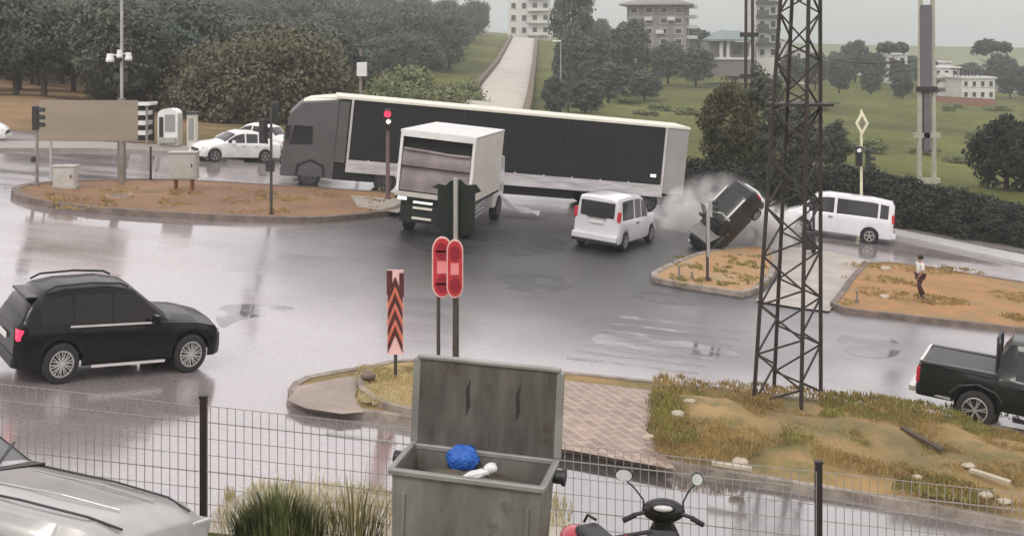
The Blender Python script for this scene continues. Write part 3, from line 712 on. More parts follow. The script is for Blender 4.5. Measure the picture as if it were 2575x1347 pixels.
# columned house
p = at(1835, 178, 235); t = thing('columned_house', 'low house with a teal roof, white porch columns and a terrace on the ridge', 'house', (p.x, p.y, p.z-1), 0)
m = MB(); m.box((0, 4, 4), (9, 7, 5.2)); obj('wall', m, M_bgrey, t)
m = MB(); m.box((-.5, 0, 1.6), (9.5, 4, 3.2)); obj('terrace', m, mat('terrace_wall', (.2, .18, .17), .8), t)
m = MB(); m.box((-.5, 0, 3.4), (10, 4.6, .4)); obj('terrace_slab', m, M_bwall, t)
m = MB(); m.box((.4, 2, 7.0), (9.5, 9.5, .35)); m.add([(-4.3, -2.75, 7.18), (5.1, -2.75, 7.18), (5.1, 6.7, 7.18), (-4.3, 6.7, 7.18), (-1.6, 2, 8.9), (2.4, 2, 8.9)], [(0, 1, 5, 4), (1, 2, 5), (2, 3, 4, 5), (3, 0, 4)]); obj('roof', m, M_bteal, t)
for x in (-1.9, -.6, 3.8):
    m = MB(); m.cyl((x, -1.4, 3.6), (x, -1.4, 6.83), .36, n=12); m.box((x, -1.4, 3.68), (.9, .9, .15)); obj('column', m, M_bwall, t, smooth=40)
m = MB(); m.box((1.6, .45, 5.0), (1.5, .12, 1.6)); obj('window', m, M_win, t)
tw = building('tower_block', 'tall white block with dark stacked balconies left of the pylon top', 'building', 1902, 1958, -60, 150, 240, 6, M_bwall, bays=2, depth=9, overhang=.4)
for f in range(6):
    m = MB(); m.box((0, -5.2, 3+3.2+f*2.75), (4.8, 1.6, .45)); m.box((-1.2, -5.95, 3+3.9+f*2.75), (2.4, .1, 1.0)); obj('balcony', m, mat('dark_balcony', (.08, .08, .08), .6), tw)
building('white_house', 'white three-storey house left in the pair of white houses on the right ridge', 'house', 2348, 2412, 172, 244, 225, 3, M_bwall, bays=3, depth=8, balcony=[(.05, .45)], overhang=.3)
building('white_house', 'white flat-roofed house with a dark roof terrace, right in the pair of white houses', 'house', 2418, 2502, 198, 252, 215, 2, M_bwall, bays=4, depth=8, overhang=.3)
p = at(2447, 198, 215); t_ = thing('roof_pergola', 'dark pergola on the roof of the right white house', 'pergola', (p.x, p.y+3, p.z+.28))
for x in (-2, -.7, .7, 2):
    for y_ in (-1, 1):
        m = MB(); m.bar((x, y_, 0), (x, y_, 1.3), .15); obj('post', m, M_black, t_)
m = MB(); m.box((0, 0, 1.4), (5, 3, .2)); obj('canopy', m, M_black, t_)
building('white_house', 'narrow white house beneath the umbrella pine', 'house', 2228, 2282, 138, 200, 275, 2, M_bwall, bays=2, depth=8, overhang=.3)
building('white_house', 'pale house seen between the pylon legs', 'house', 1998, 2040, 128, 205, 262, 3, M_bwall, bays=2, depth=8, overhang=.3)
building('white_house', 'small bright white house just left of the pylon', 'house', 1935, 1975, 100, 165, 262, 2, M_bwall, bays=1, depth=8, overhang=.3)
building('white_house', 'small pale house left of the umbrella pine on the skyline', 'house', 2150, 2186, 150, 215, 300, 2, M_bwall, bays=2, depth=8, overhang=.3)
building('white_house', 'small pale house on the skyline just right of the concrete pole', 'house', 2352, 2392, 158, 225, 300, 2, M_bwall, bays=2, depth=8, overhang=.3)
building('white_house', 'pale house low on the ridge at the right edge', 'house', 2520, 2570, 190, 245, 290, 2, M_bwall, bays=3, depth=8, overhang=.3)
# garden wall below white houses
a = at(2345, 252, 205); b = at(2505, 262, 200); mb = MB(); mb.bar(a, b, .5, 1.6)
tag(obj('garden_wall', mb, mat('brick_wall', (.25, .13, .09), .8)), 'reddish low wall below the pair of white houses', 'wall')

# ------------------------------------------------------------------ vehicles
def lerp(a, b, t): return a+(b-a)*t
def interp(st, x):
    if x <= st[0][0]: return list(st[0][1:])
    for i in range(len(st)-1):
        if st[i][0] <= x <= st[i+1][0]:
            t = (x-st[i][0])/(st[i+1][0]-st[i][0]); return [lerp(a, b, t) for a, b in zip(st[i][1:], st[i+1][1:])]
    return list(st[-1][1:])
def wheel(parent, x, y, r, wd, rimm, spokes, side, rr=.66):
    mb = MB(); n = 28
    prof = [(-wd/2, r*.86), (-wd/2+.02, r*.97), (-wd/2+.05, r), (wd/2-.05, r), (wd/2-.02, r*.97), (wd/2, r*.86), (wd/2-.01, r*rr), (-wd/2+.01, r*rr)]
    for i in range(n):
        t = 2*math.pi*i/n
        for (py, pr) in prof: mb.v.append((math.cos(t)*pr, py, math.sin(t)*pr))
    m_ = len(prof)
    for i in range(n):
        for j in range(m_): mb.f.append((i*m_+j, i*m_+(j+1) % m_, ((i+1) % n)*m_+(j+1) % m_, ((i+1) % n)*m_+j)); mb.m.append(0)
    wo = obj('wheel', mb, M_rubber, parent, smooth=40, loc=(x, y, r))
    mb = MB(); o = side*wd*.5
    mb.cyl((0, o*.35, 0), (0, o*.45, 0), r*rr, n=24); 
    obj('rim_back', mb, M_black, wo)
    mb = MB(); mb.cyl((0, o*.6, 0), (0, o*.98, 0), r*.15, r*.12, n=12)
    for i in range(n):
        t0 = 2*math.pi*i/n; t1 = 2*math.pi*(i+1)/n
        q = []
        for (yy, pr) in ((o*.96, r*(rr+.01)), (o*.99, r*(rr-.05)), (o*.5, r*(rr-.06))):
            q.append([(math.cos(t)*pr, yy, math.sin(t)*pr) for t in (t0, t1)])
        mb.add([q[0][0], q[0][1], q[1][1], q[1][0], q[2][1], q[2][0]], [(0, 1, 2, 3), (3, 2, 4, 5)])
    for i in range(spokes):
        t = 2*math.pi*i/spokes+.2
        for dt in (-.14, .14):
            a = Vector((math.cos(t)*r*.1, o*.9, math.sin(t)*r*.1)); b = Vector((math.cos(t+dt)*r*(rr-.03), o*.86, math.sin(t+dt)*r*(rr-.03)))
            mb.bar(a, b, r*.055, r*.09, up=(0, 1, 0))
    obj('rim', mb, rimm, wo, smooth=40)
    return wo
def car(name, label, cat, st, wheels, r, paint, glass, side_glass, wind, rear, sill=.28, wy=.78, spokes=5, rimm=None, arch=1.13,
        handles=(), mirrors=None, lights=None, group=None, crown=.05, tyre_w=.22, cladding=None, end_round=.0):
    """st: stations (x, z_belt, z_roof, w_low, w_belt, w_roof); side_glass: [(x0,x1)]; wind/rear: (x0,x1)"""
    root = thing(name, label, cat, group=group)
    X0, X1 = st[0][0], st[-1][0]
    xs_ = set([round(s[0], 4) for s in st]); Ra = r*arch
    for wx in wheels:
        for k in range(-8, 9): xs_.add(round(wx+Ra*math.sin(k*math.pi/16), 4))
        xs_.add(round(wx-Ra-.004, 4)); xs_.add(round(wx+Ra+.004, 4))
    k = X0
    while k < X1: xs_.add(round(k, 4)); k += .18
    for a, b in side_glass: xs_.add(round(a, 4)); xs_.add(round(b, 4))
    for a, b in (wind, rear):
        xs_.add(round(a, 4)); xs_.add(round(b, 4))
    xs_ = sorted(x for x in xs_ if X0 <= x <= X1)
    q = [xs_[0]]
    for x in xs_[1:]:
        if x-q[-1] > .003: q.append(x)
    xs_ = q
    rings = []
    for x in xs_:
        zb, zr, wl, wb, wr = interp(st, x)
        zs = sill
        for wx in wheels:
            if abs(x-wx) < Ra: zs = max(zs, r+math.sqrt(max(0, Ra*Ra-(x-wx)**2)))
        g = max(0.0, zr-zb)
        zs = min(zs, zb-.05)
        half = [(wl*.95, zs), (wl*.99, zs+.04+.10*(zb-zs)), (wl, zs+.5*(zb-zs)), (lerp(wl, wb, .5), zs+.8*(zb-zs)), (wb, zb)]
        for t in (.07, .45, .86): half.append((lerp(wb-.02, wr+.02, t), zb+g*t))
        half += [(wr, zr-.01*min(1, g*5)), (wr*.82, zr+crown*.6), (wr*.45, zr+crown*.95), (0, zr+crown)]
        rings.append(half)
    nh = len(rings[0])
    def full(h): return [(-y, z) for (y, z) in h]+[(y, z) for (y, z) in reversed(h[:-1])]
    V = []
    for x, h in zip(xs_, rings): V += [(x, y, z) for (y, z) in full(h)]
    n = 2*nh-1
    groups = {'body': []}
    def key(xm, j):
        jj = j if j < nh-1 else n-2-j      # half row index
        left = j >= nh-1
        if jj in (5, 6):
            for gi, (a, b) in enumerate(side_glass):
                if a-1e-4 <= xm <= b+1e-4: return ('window', gi, left)
        if jj >= 8:
            if wind[0] <= xm <= wind[1]: return ('windscreen', 0, 0)
            if rear[0] <= xm <= rear[1]: return ('rear_window', 0, 0)
        return 'body'
    for i in range(len(xs_)-1):
        xm = (xs_[i]+xs_[i+1])/2
        for j in range(n-1):
            k_ = key(xm, j); groups.setdefault(k_, []).append((i*n+j, i*n+j+1, (i+1)*n+j+1, (i+1)*n+j))
    groups['body'] += [tuple(range(n)), tuple(reversed(range((len(xs_)-1)*n, len(xs_)*n)))]
    for k_, fs in groups.items():
        idx = sorted({a for f in fs for a in f}); mp_ = {a: b for b, a in enumerate(idx)}
        mb = MB(); mb.v = [V[a] for a in idx]; mb.f = [tuple(mp_[a] for a in f) for f in fs]; mb.m = [0]*len(fs)
        nm = k_ if isinstance(k_, str) else k_[0]
        o = obj(nm, mb, paint if nm == 'body' else glass, root, smooth=38)
    # underbody
    mb = MB(); wl = max(s[3] for s in st)
    mb.box(((X0+X1)/2, 0, sill+.16), (X1-X0-.5, wl*1.2, .3)); mb.box(((X0+X1)/2, 0, sill+.35), (X1-X0-1.0, wl*1.3, .3))
    for wx in wheels: mb.box((wx, 0, r+.1), (Ra*2, wl*1.45, r*1.9-.1))
    obj('underbody', mb, M_under, root)
    for wx in wheels:
        for sgn in (-1, 1): wheel(root, wx, sgn*wy, r, tyre_w, rimm or M_rim, spokes, sgn)
    for (hx, hz, yy) in handles:
        for sgn in (-1, 1):
            mb = MB(); mb.box((hx, sgn*yy, hz), (.2, .05, .035)); obj('door_handle', mb, paint if paint != M_vanw else M_black, root)
    if mirrors:
        mxx, mz, my = mirrors
        for sgn in (-1, 1):
            mb = MB(); mb.box((mxx, sgn*(my+.13), mz+.05), (.14, .24, .17), taper=.8); mb.bar((mxx, sgn*(my-.02), mz-.02), (mxx, sgn*(my+.1), mz), .06, .05); obj('mirror', mb, paint, root, bevel=.02)
    for L_ in (lights or []):
        nm, m_, c, d = L_
        for sgn in (-1, 1):
            mb = MB(); mb.box((c[0], sgn*c[1], c[2]), d); obj(nm, mb, m_, root, bevel=.02)
    return root
def plate(root, x, z, m=None):
    mb = MB(); mb.box((x, 0, z), (.02, .5, .11)); obj('number_plate', mb, m or M_white, root)

# --- dark SUV, left foreground
st = [(-.95, .95, 1.0, .70, .68, .60), (-.85, 1.06, 1.12, .86, .80, .68), (-.70, 1.08, 1.40, .92, .84, .62), (-.35, 1.08, 1.60, .94, .88, .62), (.1, 1.06, 1.68, .95, .90, .62), (1.0, 1.04, 1.70, .95, .90, .62), (1.55, 1.03, 1.62, .95, .90, .60), (2.35, 1.02, 1.06, .95, .88, .72), (3.0, .98, 1.0, .94, .86, .70), (3.45, .88, .90, .88, .80, .62), (3.62, .70, .74, .74, .70, .55)]
suv = car('suv', 'black SUV with multi-spoke wheels, silver trim and roof rails on the wet road at left', 'suv', st, (0, 2.86), .38, M_dkblue, M_glassb,
          [(-.45, .18), (.24, 1.02), (1.08, 2.1)], (1.6, 2.3), (-.80, -.42), wy=.84, spokes=10, handles=[(.3, .93, .95), (1.25, .93, .95)], mirrors=(1.95, 1.08, .9), tyre_w=.25, sill=.3,
          lights=[('tail_light', M_redlit, (-.86, .68, .92), (.14, .30, .20)), ('headlight', M_lamp, (3.46, .62, .76), (.22, .28, .13))])
for sgn in (-1, 1):
    mb = MB(); mb.bar((.12, sgn*.925, 1.065), (2.05, sgn*.91, 1.045), .03, .035); obj('window_trim', mb, M_chrome, suv)
    mb = MB(); mb.bar((.62, sgn*.965, .30), (2.25, sgn*.965, .30), .03, .05); obj('sill_trim', mb, M_chrome, suv)
    mb = MB(); mb.tube([(-.35, sgn*.56, 1.66), (-.15, sgn*.56, 1.75), (.6, sgn*.56, 1.79), (1.25, sgn*.56, 1.76), (1.42, sgn*.56, 1.69)], .022); obj('roof_rail', mb, M_black, suv)
mb = MB(); mb.box((-.60, 0, 1.53), (.26, 1.05, .05)); obj('spoiler', mb, M_dkblue, suv, bevel=.02)
mb = MB(); mb.box((-.93, 0, .42), (.12, 1.5, .2)); obj('rear_bumper', mb, M_black, suv, bevel=.03)
mb = MB(); mb.box((3.55, 0, .42), (.16, 1.4, .2)); obj('front_bumper', mb, M_black, suv, bevel=.03)
plate(suv, -.985, .8)
sc_ = (.875, 1, 1); pos = gp(150, 966); a_ = 36
frame_on_street(suv, local_anchor(pos, a_, 0, -.95, sc_), a_, sc_)
# --- white small van (rear view)
st = [(-.72, .95, 1.72, .80, .80, .66), (-.62, 1.0, 1.80, .86, .84, .68), (.6, 1.0, 1.84, .87, .85, .68), (1.5, .99, 1.80, .87, .85, .67), (1.9, .98, 1.66, .87, .84, .66), (2.5, .97, 1.04, .86, .82, .70), (3.0, .86, .92, .84, .78, .64), (3.35, .70, .76, .78, .70, .58)]
dob = car('compact_van', 'white compact van seen from behind, waiting beside the box truck', 'van', st, (0, 2.7), .32, M_vanw, M_glass,
          [(-.35, .75), (.85, 1.45), (1.52, 2.2)], (1.95, 2.45), (-5, -4.9), wy=.76, handles=[(1.0, .9, .88)], mirrors=(2.0, 1.05, .85), sill=.28,
          lights=[('tail_light', M_red, (-.70, .79, 1.22), (.12, .12, .34)), ('headlight', M_lamp, (3.2, .62, .68), (.2, .24, .14))])
mb = MB(); mb.box((-.725, 0, 1.40), (.05, 1.24, .52)); o = obj('rear_window', mb, M_glass, dob, bevel=.02)
mb = MB(); mb.box((-.76, 0, 1.14), (.08, .7, .05)); obj('tailgate_handle', mb, M_black, dob)
mb = MB(); mb.box((-.78, 0, .46), (.2, 1.66, .22)); obj('rear_bumper', mb, M_vanw, dob, bevel=.04)
mb = MB(); mb.box((-.79, 0, .31), (.18, 1.6, .09)); obj('bumper_step', mb, M_black, dob)
plate(dob, -.77, .98)
pos = gp(1572, 632); a_ = 64
frame_on_street(dob, local_anchor(pos, a_, 0, -.87, (1.05,)*3), a_, (1.05, 1.05, 1.05))
# --- white minivan right
st = [(-1.0, 1.05, 1.75, .84, .82, .70), (-.9, 1.12, 1.88, .92, .88, .72), (0, 1.12, 1.97, .94, .90, .72), (2.0, 1.10, 1.97, .94, .90, .72), (2.55, 1.08, 1.86, .94, .90, .70), (3.35, 1.04, 1.12, .93, .86, .70), (3.75, .92, .98, .90, .80, .64), (3.95, .70, .78, .80, .72, .55)]
mv = car('minivan', 'white minivan facing left on the far road behind the pylon', 'van', st, (0, 3.0), .34, M_vanw, M_glass,
         [(-.75, -.38), (-.28, 1.55), (1.68, 3.0)], (2.65, 3.25), (-5, -4.9), wy=.83, handles=[(1.8, 1.0, .95)], mirrors=(2.85, 1.15, .92), sill=.3, arch=1.22,
         lights=[('tail_light', M_red, (-.97, .8, 1.2), (.12, .14, .4)), ('headlight', M_lamp, (3.78, .66, .76), (.2, .26, .16))])
mb = MB(); mb.box((-.985, 0, 1.44), (.05, 1.36, .5)); obj('rear_window', mb, M_glass, mv, bevel=.02)
mb = MB(); mb.box((-1.05, 0, .46), (.2, 1.76, .24)); obj('rear_bumper', mb, M_vanw, mv, bevel=.04)
plate(mv, -1.02, .9)
pos = gp(2184, 613); a_ = 163
frame_on_street(mv, local_anchor(pos, a_, 0, .94, (.93, .95, .95)), a_, (.93, .95, .95))
# --- dark pickup right
st = [(-1.22, 1.02, 1.05, .86, .84, .80), (-1.15, 1.06, 1.08, .92, .90, .84), (.34, 1.06, 1.08, .93, .90, .84), (.40, 1.06, 1.50, .93, .90, .66), (.58, 1.06, 1.76, .93, .90, .64), (2.0, 1.04, 1.78, .93, .90, .64), (2.35, 1.04, 1.70, .93, .90, .62), (3.0, 1.04, 1.10, .93, .88, .76), (3.7, 1.0, 1.03, .92, .84, .70), (4.05, .80, .85, .84, .76, .6)]
pk = car('pickup_truck', 'dark green pickup truck cut by the right edge, seen from its open load bed', 'pickup', st, (0, 3.1), .385, M_dkgreen, M_glass,
         [(.72, 1.45), (1.55, 2.75)], (2.4, 2.95), (-9, -8), wy=.84, handles=[(1.62, .96, .94), (.9, .96, .94)], mirrors=(2.5, 1.12, .9), spokes=6, tyre_w=.27, sill=.45, arch=1.18,
         lights=[('tail_light', M_red, (-1.2, .84, .86), (.08, .12, .32)), ('headlight', M_lamp, (3.9, .66, .82), (.2, .26, .16))])
mb = MB(); mb.box((-.40, 0, 1.128), (1.4, 1.42, .03)); obj('load_bed', mb, M_black, pk)
for sgn in (-1, 1):
    mb = MB(); mb.bar((-1.18, sgn*.85, 1.12), (.36, sgn*.85, 1.14), .1, .07); obj('bed_rail', mb, mat('bed_rail_plastic', (.05, .052, .052), .3), pk, bevel=.02)
    mb = MB(); mb.bar((.75, sgn*.96, .36), (2.5, sgn*.96, .36), .16, .05); obj('side_step', mb, M_black, pk)
    mb = MB(); mb.bar((-1.22, sgn*.82, .52), (-.5, sgn*.93, .50), .03, .04); obj('mudguard_trim', mb, M_chrome, pk)
    mb = MB(); mb.tube([(-.52, sgn*.935, .62), (-.36, sgn*.945, .80), (0, sgn*.95, .90), (.36, sgn*.945, .80), (.52, sgn*.935, .62)], .028); obj('fender_flare', mb, M_black, pk, smooth=50)
mb = MB(); mb.bar((-1.17, -.84, 1.13), (-1.17, .84, 1.13), .07, .07); obj('tailgate_rim', mb, M_chrome, pk, bevel=.02)
mb = MB(); mb.box((-1.3, 0, .56), (.16, 1.7, .14)); obj('rear_bumper', mb, M_chrome, pk, bevel=.03)
mb = MB()
for y in (-.6, .6): mb.tube([(.34, y, 1.12), (.32, y, 1.68), (.30, y*.8, 1.78)], .035)
mb.tube([(.30, -.48, 1.78), (.30, .48, 1.78)], .035); obj('roll_bar', mb, M_black, pk, smooth=50)
pos = gp(2446, 1080); a_ = -26
frame_on_street(pk, local_anchor(pos, a_, 0, -.96, (1, 1.06, 1.06)), a_, (1, 1.06, 1.06))
# --- sedan prototype
SED = [(-.88, .78, .84, .70, .66, .58), (-.78, .88, .93, .82, .74, .62), (-.35, .90, 1.0, .84, .78, .60), (.15, .90, 1.36, .85, .80, .56), (.5, .90, 1.43, .85, .80, .56), (1.2, .89, 1.43, .85, .80, .56), (1.5, .89, 1.34, .85, .80, .56), (2.15, .88, .93, .85, .78, .66), (2.8, .80, .84, .83, .74, .62), (3.15, .66, .70, .74, .66, .55), (3.28, .52, .56, .66, .6, .5)]
def sedan(label, paint, glass=M_glass, group=None, name='sedan', cat='car'):
    c = car(name, label, cat, SED, (0, 2.6), .31, paint, glass, [(-.15, .35), (.42, 1.02), (1.1, 1.95)], (1.55, 2.1), (-.3, .1), wy=.74,
            handles=[(.5, .82, .86), (1.2, .82, .86)], mirrors=(1.75, .93, .8), sill=.24,
            lights=[('tail_light', M_red, (-.8, .58, .78), (.12, .3, .13)), ('headlight', M_lamp, (3.08, .52, .60), (.24, .3, .13))])
    mb = MB(); mb.box((3.22, 0, .5), (.16, .8, .14)); obj('grille', mb, M_black, c)
    mb = MB(); mb.box((3.26, 0, .33), (.16, 1.3, .12)); obj('front_bumper', mb, paint, c, bevel=.03)
    mb = MB(); mb.box((-.86, 0, .42), (.14, 1.5, .2)); obj('rear_bumper', mb, paint, c, bevel=.03)
    plate(c, -.92, .62); return c
s1 = sedan('white sedan facing left on the far road in front of the lorry cab', M_white)
pos = gp(540, 408); a_ = 218
frame_on_street(s1, local_anchor(pos, a_, 2.6, .85), a_, (1, 1, 1))
s2 = sedan('white car half hidden behind the lorry cab', M_white)
pos = gp(690, 396); a_ = 160
frame_on_street(s2, pos, a_, (1, 1, 1.12))
s3 = sedan('pale car cut by the left edge on the far road', M_white)
frame_on_street(s3, local_anchor(gp(2, 362), 10, 3.2, -.8), 10)
# --- silver car in the yard
SIL = [(-.7, .85, 1.3, .80, .76, .58), (0, .95, 1.48, .86, .82, .60), (1.0, .95, 1.50, .87, .83, .60), (1.35, .94, 1.40, .87, .83, .60), (2.05, .93, .965, .87, .80, .70), (2.6, .90, .935, .87, .80, .68), (3.2, .85, .88, .85, .77, .64), (3.42, .76, .79, .80, .70, .58), (3.5, .60, .66, .74, .64, .5)]
s4 = car('silver_car', 'silver car bonnet and windscreen in the near yard at the lower left corner', 'car', SIL, (0, 2.7), .31, M_silver, M_glass, [(-.3, .4), (.48, 1.0), (1.08, 1.8)], (1.4, 2.0), (-.6, -.1), wy=.76, sill=.26, crown=.03,
         handles=[(.5, .87, .86)], lights=[('headlight', M_lamp, (3.3, .58, .72), (.3, .34, .13))])
for sg in (-1, 1):
    mb = MB(); mb.tube([(2.12, sg*.66, .975), (2.7, sg*.64, .950), (3.15, sg*.60, .906), (3.36, sg*.52, .845)], .009); obj('bonnet_seam', mb, M_black, s4)
    mb = MB(); mb.tube([(2.15, sg*.36, .990), (2.8, sg*.30, .965), (3.2, sg*.26, .92)], .006); obj('bonnet_crease', mb, M_silver, s4)
    mb = MB(); mb.tube([(2.06, sg*.30-.2, 1.005), (1.95, sg*.30+.1, 1.075), (1.85, sg*.30+.35, 1.12)], .012); obj('wiper', mb, M_black, s4)
mb = MB(); mb.box((2.07, 0, .985), (.10, 1.36, .03)); obj('cowl', mb, M_black, s4)
mb = MB(); mb.box((3.5, 0, .62), (.08, .9, .14)); obj('grille', mb, M_black, s4); plate(s4, 3.54, .45)
YUP = Vector((.1, .25, 1)).normalized()
# --- thrown-up dark car
HB = [(-.62, .85, 1.2, .74, .72, .58), (-.5, .92, 1.38, .82, .78, .58), (0, .92, 1.46, .84, .80, .58), (1.2, .91, 1.46, .84, .80, .58), (1.5, .90, 1.38, .84, .80, .58), (2.1, .88, .95, .84, .78, .64), (2.7, .80, .84, .82, .74, .6), (3.0, .60, .66, .72, .66, .5)]
cr_ = car('crashed_car', 'dark hatchback thrown up on its nose at the median behind the signal post', 'car', HB, (0, 2.45), .3, mat('wreck_paint', (.014, .016, .014), .4, coat=.1), M_glass,
          [(-.3, .5), (.58, 1.25), (1.33, 1.9)], (1.55, 2.05), (-.48, -.1), wy=.74, sill=.24,
          lights=[('tail_light', M_red, (-.6, .66, .95), (.1, .2, .2)), ('headlight', M_lamp, (2.9, .55, .6), (.2, .26, .14))], mirrors=(1.7, .93, .8), rimm=M_rim)
mb = MB(); mb.box((-.52, 0, .62), (.1, 1.5, .16)); obj('rear_bumper', mb, M_white, cr_, bevel=.03)
for sg in (-1, 1):
    mb = MB(); mb.bar((.0, sg*.6, 1.5), (1.3, sg*.6, 1.5), .07); obj('roof_trim', mb, M_chrome, cr_)
mb = MB(); mb.prism([(2.0, -.7, .98), (2.0, .7, .98), (2.7, .75, 1.45), (2.75, -.5, 1.5)], (0, 0, 0), (-.02, 0, .04)); obj('buckled_bonnet', mb, mat('scraped_metal', (.16, .16, .15), .5), cr_)
mb = MB(); mb.prism([(1.7, -.84, .35), (1.7, -.84, .9), (1.25, -1.45, .95), (1.15, -1.5, .4)], (0, 0, 0), (.03, .03, 0)); obj('open_door', mb, cr_.children[0].data.materials[0], cr_)
mb = MB(); mb.tube([(-.5, -.7, .7), (-.75, -.4, .8), (-.8, .3, .75), (-.62, .8, .65)], .06); obj('torn_trim', mb, M_white, cr_, smooth=40)
base = gp(1752, 634)
fw = Vector((-.62, -.12, -.60)).normalized(); upv = Vector((-.45, -.62, .5)); upv = (upv-fw*upv.dot(fw)).normalized(); lf = upv.cross(fw)
cr_.rotation_mode = 'QUATERNION'; cr_.rotation_quaternion = Matrix((fw, lf, upv)).transposed().to_quaternion()
cr_.location = base - (fw*2.55) + Vector((.30, 1.0, .0)); cr_.scale = (.82, .82, .82)
cr_.location.z -= .35

# silver car placement in yard
pos = at(95, 1168, 10.0)
fw = Vector((.97, -.20, -.075)).normalized(); upv = YUP; upv = (upv-fw*upv.dot(fw)).normalized(); lf = upv.cross(fw)
s4.rotation_mode = 'QUATERNION'; s4.rotation_quaternion = Matrix((fw, lf, upv)).transposed().to_quaternion()
s4.scale = (1.14, 1.05, 1.0); s4.location = pos - fw*2.05*1.14 - lf*.70*1.05 - upv*.97

# --- articulated lorry
pf = gp(835, 472); pf = Vector(((838-CX)/58.3, F/58.3, 0)); pr = Vector(((1712-CX)/55.6, F/55.6, 0))
TL = (pr-pf).length
lorry = thing('articulated_lorry', 'long articulated lorry with a dark curtain-sided trailer across the junction', 'lorry')
d2 = (pf-pr).normalized(); ang = math.degrees(math.atan2(d2.y, d2.x))
pr.z = plane(pr.x)
frame_on_street(lorry, pr, ang)        # local x runs from trailer rear to cab, near side is y=0, the body at y<0 side? (left of travel is toward the camera)
W = 2.5
# left of travel is -Y (towards camera) when heading left: near side at local y=0, body spans y -W..0
def LB(nm, m, x0, x1, y0, y1, z0, z1, bev=0, lab=None):
    mb = MB(); mb.box(((x0+x1)/2, (y0+y1)/2, (z0+z1)/2), (x1-x0, y1-y0, z1-z0)); o = obj(nm, mb, m, lorry, bevel=bev)
    if lab: o['label'] = lab
    return o
LB('trailer_body', M_curtain, 1.05, TL-.35, -W, -.03, 1.32, 3.92)
LB('rear_section', M_greypanel, 0, 1.05, -W, -.02, .95, 3.90)
LB('roof', M_cream, -.05, TL+.3, -W-.02, .02, 3.92, 4.02)
LB('side_rail', M_rail, 1.0, TL-.35, -.08, .03, .78, 1.32)
LB('side_rail', M_rail, 1.0, TL-.35, -W-.03, -W+.08, .78, 1.32)
LB('chassis', M_under, .4, TL-1.5, -1.7, -.8, .75, 1.3)
for x in (1.05, TL-.4): LB('corner_post', M_chrome, x-.05, x+.05, -.06, .035, 1.32, 3.92)
for x in [TL*k_/12. for k_ in range(2, 12)]: LB('buckle', M_rail, x-.03, x+.03, -.03, .012, 1.22, 1.38)
for x in (TL*.36, TL*.66): LB('curtain_seam', M_black, x-.02, x+.02, -.03, .005, 1.34, 3.9)
LB('side_lamp', M_whitelit, 1.35, 1.6, -.03, .03, 1.65, 1.78)
LB('rear_underrun', M_black, -.02, .1, -W, 0, .5, .62)
for x in (1.6, 2.9, 4.2):
    for y in (-.3, -2.2): 
        wo = wheel(lorry, x, y, .5, .32, M_cab, 8, 1 if y > -1 else -1, .6)
LB('side_skirt', M_under, 5.0, TL-2.6, -.35, -.25, .35, .8)
for y in (-.5, -2.0): LB('landing_leg', M_under, TL-3.6, TL-3.4, y-.06, y+.06, .25, 1.0)
# cab
mb = MB(); prof = [(TL+.15, .45), (TL+2.3, .40), (TL+2.42, 1.2), (TL+2.38, 1.9), (TL+2.22, 3.1), (TL+1.75, 3.62), (TL+.15, 3.86)]
mb.prism([(x, -W+.02, z) for x, z in prof], (0, 0, 0), (0, W-.06, 0)); cab = obj('cab', mb, M_cab, lorry, bevel=.06)
mb = MB(); mb.prism([(TL+2.385, -W+.25, 1.95), (TL+2.385, -.3, 1.95), (TL+2.29, -.3, 2.75), (TL+2.29, -W+.25, 2.75)], (0, 0, 0), (.03, 0, .01)); obj('windscreen', mb, M_glass, cab)
for y in (-.035, -W+.02):
    mb = MB(); mb.prism([(TL+1.15, y, 1.85), (TL+2.1, y, 1.78), (TL+1.98, y, 2.62), (TL+1.2, y, 2.62)], (0, -.01, 0), (0, .012, 0)); obj('side_window', mb, M_glass, cab)
    mb = MB(); mb.box((TL+2.25, y+(.14 if y > -1 else -.14), 2.3), (.14, .12, .62)); mb.bar((TL+2.1, y, 2.55), (TL+2.25, y+(.14 if y > -1 else -.14), 2.5), .04); obj('mirror', mb, M_black, cab)
mb = MB(); mb.add([(TL+.1, -W+.1, 3.875), (TL+1.7, -W+.3, 3.64), (TL+1.7, -.35, 3.64), (TL+.1, -.12, 3.875), (TL+.1, -W+.1, 4.0), (TL+1.4, -W+.4, 3.8), (TL+1.4, -.45, 3.8), (TL+.1, -.12, 4.0)], [(0, 1, 2, 3), (4, 7, 6, 5), (0, 4, 5, 1), (3, 2, 6, 7), (1, 5, 6, 2), (0, 3, 7, 4)]); obj('roof_fairing', mb, M_cream, cab)
mb = MB(); mb.box((TL+2.3, -W/2+.0, .62), (.22, W-.1, .42)); obj('bumper', mb, M_cab, cab, bevel=.05)
for y in (-.45, -2.05):
    mb = MB(); mb.box((TL+2.42, y, .75), (.05, .35, .16)); obj('headlight', mb, M_lamp, cab)
LB('cab_fairing', M_cab, TL-.28, TL+.14, -.22, -.05, 1.2, 3.8)
for z in (1.35, 1.1, .9): LB('grille', M_black, TL+2.40, TL+2.46, -1.9, -.6, z-.07, z+.07)
LB('fuel_tank', M_under, TL-1.6, TL+.2, -.75, -.1, .4, 1.1, .06)
for x in (TL+1.15, TL-2.1):
    for y in (-.2, -2.28): wheel(lorry, x, y, .5, .32, M_cab, 8, 1 if y > -1 else -1, .6)
mb = MB()
mb.tube([(TL+.55, -.028, .5), (TL+.62, -.028, .95), (TL+1.15, -.028, 1.2), (TL+1.68, -.028, .95), (TL+1.75, -.028, .5)], .05); obj('wheel_arch', mb, M_black, cab)

